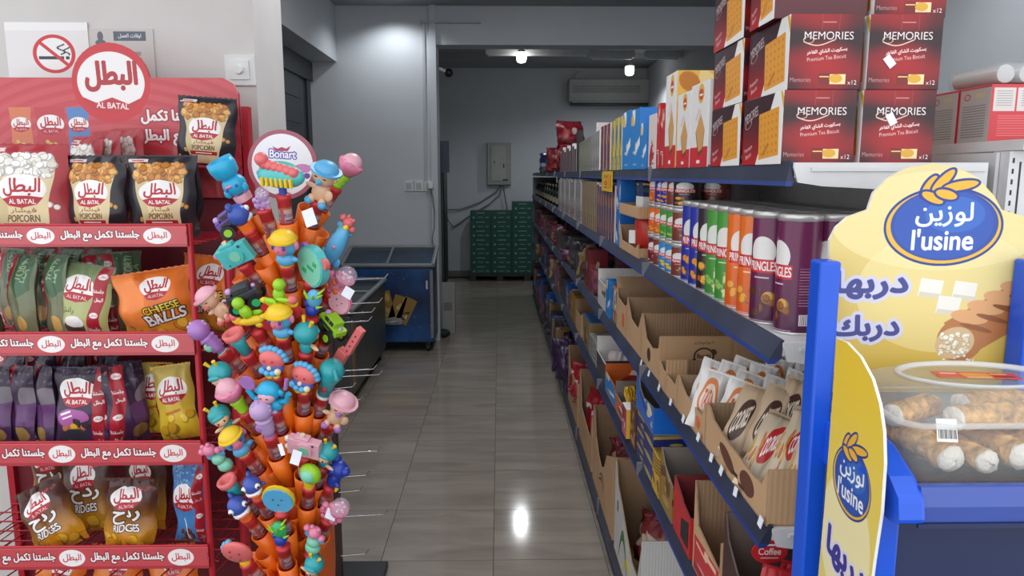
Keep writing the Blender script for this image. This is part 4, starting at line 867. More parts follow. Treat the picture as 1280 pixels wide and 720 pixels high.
# ================= BOTTOM SHELF CARTONS =================
z4=SZ[4]
WC=corr('white_printed_carton',(190,190,186))
gr=mat('leaf_green_ink',(70,110,66),.6); ye=mat('yellow_ink',(206,196,80),.6)
def swoosh(y0,z0_,l,h,n=8): return [(y0+l*k/n,z0_+h*math.sin(k/n*PI)) for k in range(n+1)]+[(y0+l*(n-k)/n,z0_+h*.72*math.sin((n-k)/n*PI)) for k in range(1,n)]
c=open_carton('white printed carton of wrapped sweets on the bottom shelf, nearest the camera',.472,.80,2.29,2.85,z4,.32,.385,0,.3,mats=[WC,CARDI],cut=[(0,.385),(.05,.38),(.12,.30),(.3,.26),(.5,.2),(.7,.15),(.9,.15),(1,.29)],
   prints=[('printed_swoosh',swoosh(.25,.02,.2,.16),gr),('printed_swoosh',swoosh(.12,.01,.24,.10),ye),('printed_mark',[(.47,.2),(.49,.2),(.49,.24),(.47,.24)],DK)])
SW=[gen('sweet_wrap',30,[(120,40,44),(160,110,90),(90,30,34),(190,170,150)]),mat('clear_red_wrap',(130,60,56),.25)]
q=random.Random(9)
for k in range(12): bag('sweets_bag','crinkled dark red bag of sweets in the white printed carton, '+ordw(k+1)+' from the camera',SW,.15,.18,.08,(.55+.16*q.random(),2.36+.42*(k/12),z4+.03+.05*(k%2)),yaw=q.uniform(-80,0),lean=q.uniform(0,30),group='bags in the white printed carton',seed=k%4,crumple=2.4,seal=False)
c=open_carton('tall brown carton behind the white printed one on the bottom shelf',.472,.80,2.90,3.56,z4,.37,.385,0,.3,cut=[(0,.385),(.08,.37),(.16,.26),(.3,.2),(.45,.18),(.6,.22),(.7,.3),(1,.37)],prints=[('printed_line',swoosh(.25,.12,.16,.04),DBP),('printed_line',swoosh(.27,.09,.16,.04),DBP)])
for k in range(7): bag('sweets_bag','dark pink bag inside the tall brown carton, '+ordw(k+1)+' from the camera',SW,.14,.2,.08,(.56+.1*q.random(),2.98+.5*(k/7),z4+.06),yaw=q.uniform(-80,0),lean=q.uniform(0,20),group='bags in the tall brown carton',seed=k%4+4,crumple=2,seal=False)
c=open_carton('third tall brown carton on the bottom shelf, with red packs',.472,.80,3.62,4.2,z4,.3,.40,0,.3,cut=[(0,.38),(.12,.34),(.2,.2),(.9,.16),(1,.3)])
RP=[gen('redpink_pack',31,[(170,40,50),(190,90,100),(140,30,40),(220,200,200)]),mat('red_foil')]
for k in range(6): bag('snack_bag','bright red pack rising from the third brown carton, '+ordw(k+1)+' from the camera',RP,.14,.32,.06,(.53+.12*(k%2),3.68+.08*k,z4+.01),yaw=-60,lean=4,group='red packs in the third carton',seed=k%3,crumple=1.6)
c=open_carton('fourth tall brown carton on the bottom shelf',.472,.80,4.3,4.9,z4,.28,.38,0,.3,cut=[(0,.38),(.2,.25),(1,.26)])
for k in range(4): bag('snack_bag','red bag in the fourth tall carton, '+ordw(k+1)+' from the camera',RP,.18,.22,.1,(.5+.12*(k%2),4.4+.12*k,z4+.1),yaw=-70,lean=8,group='red bags in the fourth carton',seed=k,crumple=2)
PUp=[gen('purple_bag_print',32,[(60,40,74),(90,70,100),(40,30,50),(120,100,110)]),mat('purple_foil',(56,40,70),.3)]
for k in range(6): bag('snack_bag','dark purple crinkled bag on the bottom shelf, '+ordw(k+1)+' from the camera',PUp,.22,.26,.12,(.52+.1*(k%2),5.05+.14*k,z4+.02*(k%2)),yaw=-60+15*k,lean=5,group='purple bags on the bottom shelf',seed=k+2,crumple=2.4)
clutter(z4,6.0,10.2,3,.36,'dim goods on the bottom shelf','dim pack on the far stretch of the bottom shelf',dark+[gBl,gR],51)
# ================= GREEN CARTON STACK =================
GC=Cv(34,16,(24,80,66),7); GC.rect(17,15.6,34,.5,(14,50,44)); GC.rect(17,12.6,14,1.6,(110,160,150)); GC.rect(17,10.4,34,.3,(16,56,48)); GC.rect(6,4.6,2.4,3,(150,180,172)); GC.rect(17,4.8,9,1.2,(110,160,150)); GC.rect(28,5,5,1,(140,176,166)); GC.rect(28,3.4,5,.6,(90,140,130))
gcm=img('green_carton_print',GC,.5); GRN=mat('green_card',(20,74,62),.5)
rown=['bottom','second','third','fourth','fifth','sixth','seventh','eighth']; coln=['leftmost','second','tall third','fourth']
for ci in range(4):
    for r in range(8 if ci==2 else 7):
        x=-.465+.335*ci
        pk('green_carton','dark green carton by the back wall, '+rown[r]+' up in the '+coln[ci]+' column','box',(x,11.75,.12+.1435*r),(.329,.4,.1425),[gcm,GRN],[0,1,1,1,1,1],'green cartons stacked by the back wall')
t=thing('pallet','black low pallet under the green cartons','pallet',(-.5,11.74,0)); 
for k in range(3): MB().box(0,.0+.17*k,.08,1.42,.12+.17*k,.118).build('deck_board',DK,t)
for k in range(4): MB().box(.02+.44*k,.01,0,.12+.44*k,.45,.079).build('bearer',DK,t)
# ================= FREEZERS =================
def starm():
    m=bpy.data.materials.new('starry_blue_print'); m.use_nodes=True; nt=m.node_tree;N=nt.nodes;L=nt.links;b=N['Principled BSDF']
    tc=N.new('ShaderNodeTexCoord'); n=N.new('ShaderNodeTexNoise'); n.inputs['Scale'].default_value=3; n.inputs['Detail'].default_value=5
    v=N.new('ShaderNodeTexVoronoi'); v.inputs['Scale'].default_value=26; r=N.new('ShaderNodeValToRGB'); e=r.color_ramp.elements; e[0].position=.35; e[0].color=(*lin((18,34,70)),1); e[1].position=.75; e[1].color=(*lin((40,96,160)),1)
    r2=N.new('ShaderNodeValToRGB'); e=r2.color_ramp.elements; e[0].position=.05; e[0].color=(.5,.6,.7,1); e[1].position=.12; e[1].color=(0,0,0,1)
    mx=N.new('ShaderNodeMix'); mx.data_type='RGBA'; mx.blend_type='ADD'; mx.inputs[0].default_value=.7
    for a in (n,v): L.new(tc.outputs['Object'],a.inputs['Vector'])
    L.new(n.outputs['Fac'],r.inputs[0]); L.new(v.outputs['Distance'],r2.inputs[0]); L.new(r.outputs[0],mx.inputs[6]); L.new(r2.outputs[0],mx.inputs[7]); L.new(mx.outputs[2],b.inputs['Base Color']); b.inputs['Roughness'].default_value=.35
    return m
STAR=starm(); RIM=mat('grey_rim_plastic',(126,130,132),.4); GLS=mat('freezer_glass',(70,84,88),.06,0,0,alpha=.45); FBODY=mat('freezer_body_grey',(84,86,82),.45)
def freezer(label,x0,y0,w,d,zf,zb,bodym,slant_axis):
    t=thing('chest_freezer',label,'freezer',(x0,y0,0))
    if slant_axis=='y': pts=[(0,.1),(d,.1),(d,zb-.05),(0,zf-.05)]; MB().prism(pts,0,w,'x').build('body',bodym,t,bevel=.008)
    else: MB().box(0,0,.1,w,d,zf-.05).build('body',bodym,t,bevel=.02)
    zz=lambda y:(zf+(zb-zf)*y/d if slant_axis=='y' else zf)
    def bar(xa,ya,xb,yb,r=.022): return MB().tube((xa,ya,zz(ya)-.02),(xb,yb,zz(yb)-.02),r,r,8)
    for n_,a in (('front_rim',(0,0,w,0)),('rear_rim',(0,d,w,d)),('side_rim',(0,0,0,d)),('side_rim',(w,0,w,d))): bar(*a).build(n_,RIM,t)
    b=MB().tube((w/2,0,zz(0)-.008),(w/2,d,zz(d)-.008),.014,.014,8) if w>d else MB().tube((0,d/2,zz(d/2)-.008),(w,d/2,zz(d/2)-.008),.014,.014,8)
    b.build('lid_divider',RIM,t)
    MB().add([(0,0,zz(0)-.012),(w,0,zz(0)-.012),(w,d,zz(d)-.012),(0,d,zz(d)-.012)],[(0,1,2,3)]).build('glass_lid',GLS,t)
    for x,y in ((.06,.06),(w-.06,.06),(.06,d-.06),(w-.06,d-.06)):
        k=MB().tube((x-.012,y,.035),(x+.012,y,.035),.035,.035,14).build('caster',DK,t); MB().box(x-.02,y-.02,.05,x+.02,y+.02,.1).build('fork',GREY,k)
    return t
f2=freezer('dark blue starry chest freezer with sloping glass top beside the pillar',-1.50,6.95,.865,.5,.865,.99,STAR,'y')
MB().box(.838,-.004,.14,.866,0,.80).build('edge_trim',RIM,f2); MB().box(.80,-.008,.62,.815,0,.70).build('lock_plate',PL,f2)
for k,(x,z,a,s) in enumerate(((.42,.46,12,3),(.52,.42,-18,4),(.60,.40,-26,5))): MB().box(-.06,-.004,-.12,.06,-.001,.14).build('picture_sticker',gen('sticker_print_%d'%k,40+k,[(150,120,60),(90,60,40),(196,160,90),(200,190,170)]),f2,loc=(x,0,z),rot=(0,R(-a),0))
MB().box(.36,-.02,.28,.56,-.002,.34).build('price_holder',gW,f2)
f1=freezer('near grey chest freezer with curved silver rim behind the toy stand',-1.56,5.15,.50,1.6,.76,.76,FBODY,'x')
MB().box(.498,.02,.16,.503,.10,.66).build('tan_edge_strip',mat('tan_strip',(140,112,76),.5),f1); MB().box(.499,.2,.22,.504,1.5,.62).build('side_panel',mat('side_panel_print',(74,78,70),.4,0,.3,5),f1)
# ================= WIRE HOOK STAND =================
CHR=mat('chrome_wire',(200,200,204),.22,1,0)
t=thing('hook_stand','dark display stand with chrome hooks pointing into the aisle behind the toys','display stand',(-.68,2.85,0))
MB().box(-.2,-.15,0,.19,.16,.03).build('base_plate',mat('black_base',(30,30,34),.4),t,bevel=.004); MB().box(-.025,-.02,.03,.025,.02,1.36).build('post',mat('dark_post',(60,44,40),.5),t)
for x,y in ((486,346),(479,376),(470,388),(466,399),(479,466),(472,459),(446,481),(455,497),(477,561),(463,591),(455,610),(486,640),(462,689)):
    p=atY(x,y,2.85); zz=p.z; xx=p.x+.68
    MB().path([(.02,-.015,zz-.012),(xx-.015,-.015,zz-.004),(xx,-.015,zz+.014)],.0022,6).build('hook',CHR,t)
# ================= RED SNACK RACK (left) =================
RP_=mat('red_painted_steel',(186,40,54),.35,.1); RPD=mat('dark_red_panel',(116,28,42),.45,.05); RW=mat('red_wire',(170,34,48),.35,.2)
ox,oy=-.89,2.15
rk=thing('snack_rack','red wire snack rack with printed shelf strips and a round logo header','rack',(ox,oy,0))
def RB(name,mb,m):
    o=mb.build(name,m,rk); o.matrix_parent_inverse=Matrix.Translation((-ox,-oy,0)); return o
RB('back_panel',MB().box(-1.80,2.62,.05,-.88,2.635,1.80),RPD)
hp=[]; K=lambda x,y:(lambda p:hp.append((p.x,p.z)))(atY(x,y,2.6))
xr=atY(298,120,2.6).x; xc=atY(140,120,2.6).x; xl=2*xc-xr; zt=atY(140,97,2.6).z; zb=1.62; rc=(atY(189,97,2.6).x-atY(91,97,2.6).x)/2
zc=atY(140,53,2.6).z-rc*1.0
pts=[(xl,zb),(xr,zb),(xr,zt-.05),(xr-.015,zt-.02),(xr-.05,zt)]
a0=math.asin(max(-1,min(1,(zt-zc)/rc)))
for k in range(17): a=a0+(PI-2*a0)*k/16; pts.append((xc+rc*math.cos(a),zc+rc*math.sin(a)))
pts+=[(xl+.05,zt),(xl+.015,zt-.02),(xl,zt-.05)]
ww=(xr-xl)*100; hh=(max(p[1] for p in pts)-zb)*100
HC=Cv(ww,hh,(196,66,76),10); cx=ww/2; cyc=(zc-zb)*100; rr=rc*100
for q in range(30): HC.ell(cx,-6,16+q*2.6,10+q*1.9,(206,88,96) if q%2 else (190,60,70),al=.5,inner=.9)
def P2(x,y): p=atY(x,y,2.6); return ((p.x-xl)*100,(p.z-zb)*100)
for (x0,x1),cc in (((10,42),(210,120,80)),((42,84),(190,58,66)),((82,114),(84,130,190))):
    a=P2(x0,134); b=P2(x1,172); HC.poly([(a[0],a[1]),(b[0],a[1]),(b[0]-.5,(a[1]+b[1])/2),(b[0],b[1]-5),(a[0],b[1]-5),(a[0]+.6,(a[1]+b[1])/2)],cc); albatal(HC,(a[0]+b[0])/2,(a[1]*.45+b[1]*.55),(b[0]-a[0])*.44)
    HC.blobs(4,(a[0]+b[0])/2-1.5,b[1]-4,b[0]-2,b[1]-1,1.0,[(224,176,96)],3)
HC.ell(cx,cyc,rr,rr,(200,44,54)); HC.ell(cx,cyc+.2,rr*.86,rr*.76,WH)
HC.text(ar('البطل'),cx+.2,cyc+rr*.16,rr*.72,(176,40,50),w=rr*1.3,bold=.05); s_=rr/14.6
HC.poly([(cx+x*s_,cyc+y*s_) for x,y in ((-11.4,-5),(-6,-7.4),(0,-5.4),(6,-7.8),(11.6,-5.2),(8,-9.4),(0,-11.6),(-8,-9.6))],(190,44,54)); HC.text('AL BATAL',cx,cyc-8.4*s_,2.1*s_,WH,-3,w=12*s_)
a=P2(206,146); HC.text(ar('جلستنا تكمل'),a[0]+3,a[1],4.6,WH,w=22,bold=.05,edge=(160,40,50),ew=.5); a=P2(204,172); HC.text(ar('مع البطل'),a[0],a[1],5.4,WH,w=16,bold=.05,edge=(160,40,50),ew=.5)
RB('header_board',MB().prism(pts,2.6,2.612,'y',0,1),[img('header_print',HC,.3,.3),RP_])
RB('side_panel',MB().box(-.868,2.5,.05,-.86,2.85,1.50),RPD)
for x,y,r,h in ((-.898,2.15,.009,1.56),(-1.79,2.15,.009,1.56),(-.868,2.36,.016,1.54)): RB('upright',MB().tube((x,y,.02),(x,y,h),r),RP_)
RB('upright',MB().box(-.885,2.6,.02,-.862,2.64,1.93),RP_); RB('upright',MB().box(-1.81,2.6,.02,-1.787,2.64,1.93),RP_)
stm=img('strip_print',art_strip(),.3,.3)
RSZ=[]
for k,(yt,yb) in enumerate(((281,308),(415,443),(551,580),(681,709))):
    a=atY(120,yt,2.14).z; b=atY(120,yb,2.14).z; RSZ.append(b+.012)
    RB('shelf_strip',MB().box(-1.79,2.128,b,-.898,2.134,a,[0,1,1,1,1,1]),[stm,RP_])
    RB('strip_edge',MB().tube((-1.79,2.13,a),(-.898,2.13,a),.004),RP_)
    b2=MB(); zz=b+.006
    for q in range(7): b2=MB().tube((-1.79,2.16+.07*q,zz),(-.88,2.16+.07*q,zz),.003,.003,6); RB('shelf_wire',b2,RW)
    for q in range(22): RB('cross_wire',MB().tube((-1.78+.042*q,2.14,zz-.004),(-1.78+.042*q,2.61,zz-.004),.002,.002,5),RW)
zz=RSZ[3]-.27
RB('shelf_strip',MB().box(-1.79,2.128,zz-.02,-.898,2.134,zz+.045,[0,1,1,1,1,1]),[stm,RP_])
for q in range(12): RB('shelf_wire',MB().tube((-1.78+.08*q,2.14,RSZ[3]-.05),(-1.72+.08*q,2.60,RSZ[3]-.05),.0025,.0025,5),RW)
BLK=mat('black_foil',(34,32,38),.3); RDF=mat('red_snack_foil',(160,34,44),.3)
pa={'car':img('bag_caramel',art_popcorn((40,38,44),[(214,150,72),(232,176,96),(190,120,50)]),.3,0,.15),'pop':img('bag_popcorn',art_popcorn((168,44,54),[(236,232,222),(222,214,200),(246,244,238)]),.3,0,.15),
 'gr':img('bag_green',art_green(),.3,0,.2),'grs':img('bag_green_side',art_greenside(),.3,0,.2),'pu':img('bag_purple',art_purple(),.3,0,.2),'pus':img('bag_purple_side',art_purple(True),.3,0,.2),
 'ye':img('bag_yellow',art_yellow(),.3,0,.2),'ye2':img('bag_yellow_plain',art_yellow(False),.3,0,.2),'ch':img('bag_cheese',art_cheese(),.3,0,.3),'ri':img('bag_ridges',art_ridges(),.32,0,.3),'bl':img('bag_blue',art_blue(),.3,0,.2)}
FG=mat('olive_foil',(92,100,84),.35); FP=mat('plum_foil',(60,50,70),.35); FY=mat('yellow_snack_foil',(206,176,56),.35); FCH=mat('orange_foil',(214,112,40),.3); FR_=mat('brown_foil',(84,46,38),.35); FBL=mat('blue_snack_foil',(60,110,170),.35)
def rbag(art,back,px,pyb,Y,wpx,hpx,z,label,yaw=0,lean=4,roll=0,t=.07,seed=1,group=None,cr=1):
    k=Y/F*.985; p=atY(px,pyb,Y); return bag('snack_bag',label,[pa[art],back],wpx*k,hpx*k,t,(p.x,Y,z),yaw,lean,roll,group,seed,crumple=cr)
T0=RSZ[0]+.008
rbag('pop',RDF,38,285,2.24,106,122,T0-.02,'red popcorn bag with white popcorn, leftmost on the top shelf of the rack',seed=2,t=.09,group='popcorn bags')
rbag('pop',RDF,-60,285,2.24,106,120,T0-.02,'red popcorn bag cut off by the left frame edge',seed=3,t=.09,group='popcorn bags')
for k,(x,h) in enumerate(((110,118),(135,122),(160,124))): rbag('pop',RDF,x,285,2.42+.05*k,70,h,T0,'red popcorn bag behind the black ones, '+('left','middle','right')[k]+' of three',yaw=-35,seed=4+k,group='popcorn bags')
rbag('car',BLK,123,285,2.24,78,100,T0,'black caramel popcorn bag, left one on the top shelf of the rack',seed=7,group='popcorn bags',yaw=-6)
rbag('car',BLK,206,285,2.24,84,100,T0,'black caramel popcorn bag, right one on the top shelf of the rack',seed=8,group='popcorn bags',yaw=4)
rbag('car',BLK,150,285,2.34,70,88,T0,'black popcorn bag seen narrow between the two black front bags',seed=9,group='popcorn bags',yaw=-60)
rbag('car',BLK,238,285,2.36,60,92,T0,'black popcorn bag turned sideways at the right end of the top shelf',seed=10,group='popcorn bags',yaw=-55)
t=RB('upper_ledge',MB().box(-1.2,2.44,atY(258,205,2.44).z-.012,-.89,2.6,atY(258,205,2.44).z-.006),RP_)
rbag('car',BLK,258,205,2.48,74,82,atY(258,205,2.44).z-.004,'black caramel popcorn bag standing highest, at the right end of the header',seed=11,group='popcorn bags',roll=4,lean=2)
T1=RSZ[1]+.008
gb='green snack bags'
rbag('gr',FG,104,418,2.24,70,98,T1,'light green snack bag facing front with a dip bowl and red ribbon',seed=12,group=gb,roll=7,yaw=-8)
for k,(x,yw,sd,lb) in enumerate(((-6,-40,13,'green snack bag at the left frame edge'),(38,-28,14,'green snack bag seen half sideways, second from the left'),(80,-36,15,'green snack bag seen half sideways beside the facing green bag'),(145,32,16,'green snack bag turned away right of the facing green bag'),(165,40,17,'green snack bag deep in shade beside the orange bag'))):
    rbag('grs',FG,x-6,418,2.28+.02*k if k>2 else 2.26,52,108-6*(k>2),T1,lb,yaw=yw,seed=sd,group=gb,t=.06)
for k in range(4): rbag('grs',FG,20+36*k,418,2.44,56,100,T1,'green snack bag in the back row, '+('first','second','third','fourth')[k]+' from the left',yaw=-30,seed=18+k,group=gb)
rbag('ch',FCH,205,418,2.24,92,90,T1,'orange cheese balls bag leaning at the right end of the second shelf',seed=22,roll=-8,yaw=10,t=.10,cr=1.8)
rbag('ch',FCH,262,418,2.40,92,94,T1,'orange bag behind the cheese balls bag at the rack side',seed=23,roll=3,yaw=-20)
T2=RSZ[2]+.008; gp='purple snack bags'
rbag('pu',FP,106,555,2.24,74,104,T2,'purple snack bag facing front with a red ribbon',seed=24,group=gp,roll=1)
for k,(x,yw,lb) in enumerate(((2,-20,'purple snack bag with a bright red ribbon at the left frame edge'),(34,-30,'purple snack bag seen half sideways, second from the left'),(62,-40,'dim purple snack bag beside the facing purple bag'),(150,35,'dim purple snack bag right of the facing purple bag'),(168,50,'dark purple snack bag deep beside the yellow ones'))):
    rbag('pus',FP,x-4,555,2.27,54,104,T2,lb,yaw=yw,seed=25+k,group=gp,t=.06)
for k in range(4): rbag('pus',FP,20+38*k,555,2.44,56,100,T2,'purple snack bag in the back row, '+('first','second','third','fourth')[k]+' from the left',yaw=-30,seed=31+k,group=gp)
rbag('ye',FY,196,532,2.36,50,92,T2,'yellow snack bag with a red ribbon on the third shelf',seed=36,group='yellow snack bags'); rbag('ye2',FY,228,540,2.30,52,98,T2,'bright yellow snack bag at the right end of the third shelf',seed=37,roll=-8,group='yellow snack bags')
T3=RSZ[3]+.008; gr_='brown ridged crisp bags'
rbag('ri',FR_,84,685,2.22,70,94,T3,'brown and orange ridged crisps bag tipping over to the left',seed=38,roll=-27,lean=8,group=gr_,cr=1.8)
rbag('ri',FR_,164,685,2.22,70,96,T3,'brown and orange ridged crisps bag standing foremost in the middle',seed=39,roll=2,group=gr_,cr=1.6)
rbag('ri',FR_,118,685,2.34,70,104,T3,'ridged crisps bag in second row between the two front ones',seed=40,roll=-2,group=gr_)
rbag('ri',FR_,186,685,2.36,60,104,T3,'ridged crisps bag in second row right of the foremost one',seed=41,group=gr_,yaw=-10)
rbag('ri',FR_,206,685,2.44,50,104,T3,'brown crisps bag turned sideways beside the blue bag',seed=42,group=gr_,yaw=-60); rbag('ri',BLK,74,685,2.46,60,104,T3,'dark crisps bag in shade behind the tipping bag',seed=43,group=gr_)
rbag('bl',FBL,240,685,2.26,46,106,T3,'blue snack bag with a red ribbon at the right end of the bottom visible shelf',seed=44,yaw=-10)
T4=zz+.03
for k in range(3): rbag('ch',FCH,62+80*k,720,2.3,70,96,RSZ[3]-.27,'orange snack bag on the lowest shelf, '+('left','middle','right')[k]+' of three, only its tip in frame',seed=45+k,roll=14-10*k,group='orange bags on the lowest shelf')
# ================= TOY CANDY STAND =================
TC={k:mat('toy_'+k,v,.38,0,.03,30) for k,v in {'teal':(86,190,190),'sky':(90,170,214),'blue':(60,84,170),'navy':(36,60,160),'cyan':(40,170,214),'pink':(222,130,160),'palepink':(226,170,184),'salmon':(222,110,110),'red':(190,44,48),'orange':(236,110,30),'yellow':(232,196,44),'lime':(150,206,40),'green':(50,170,100),'mint':(130,206,176),'purple':(170,120,190),'violet':(110,80,160),'white':(230,230,228),'skin':(226,184,150),'black':(34,34,36),'dark':(60,60,66),'cream':(226,214,180),'lilac':(190,160,206),'dteal':(48,160,166)}.items()}
TC['clear']=mat('toy_clear',(220,200,220),.08,0,0,alpha=.3)
stk=img('stick_print',art_stick(),.25); ORG=mat('orange_holder',(238,112,22),.35,0,.03,10)
e=lambda x,y,z,a,b=None,c_=None:('e',(x,y,z),(a,b or a,c_ or a))
SPLITN={'ear','wheel','engine','shoe','eye','arm','pupil','antenna','bead','pearl','screw','strap_lug','dot','dimple','cheek'}
def build_parts(parts,root):
    out=[]
    for name,cn,prims in parts:
        if name in SPLITN: out+=[(name,cn,[p_]) for p_ in prims]
        else: out.append((name,cn,prims))
    for name,cn,prims in out:
        b=MB()
        for p in prims:
            if p[0]=='e': b.ell([v/100 for v in p[1]],[v/100 for v in p[2]],nu=14,nv=9)
            elif p[0]=='c': b.tube([v/100 for v in p[1]],[v/100 for v in p[2]],p[3]/100,p[4]/100,14)
            elif p[0]=='b': b.box(*[v/100 for v in p[1]])
            elif p[0]=='p': b.path([[v/100 for v in q] for q in p[1]],p[2]/100,7)
            elif p[0]=='l': b.lathe([(r/100,z/100) for r,z in p[1]],18)
        b.build(name,TC[cn],root,bevel=.0015 if any(p[0]=='b' for p in prims) else 0)
def c(p,q,r0,r1=None): return ('c',p,q,r0,r0 if r1 is None else r1)
def wheels(col,hub,r=1.7,xs=(-2.2,2.2),z=1.2):
    out=[]
    for s in (-2.2,2.2):
        for x in xs: out.append(('wheel',col,[c((x,s-.6,z),(x,s+.6,z),r)])); out.append(('wheel_hub',hub,[c((x,s-.75,z),(x,s+.75,z),r*.55)]))
    return out
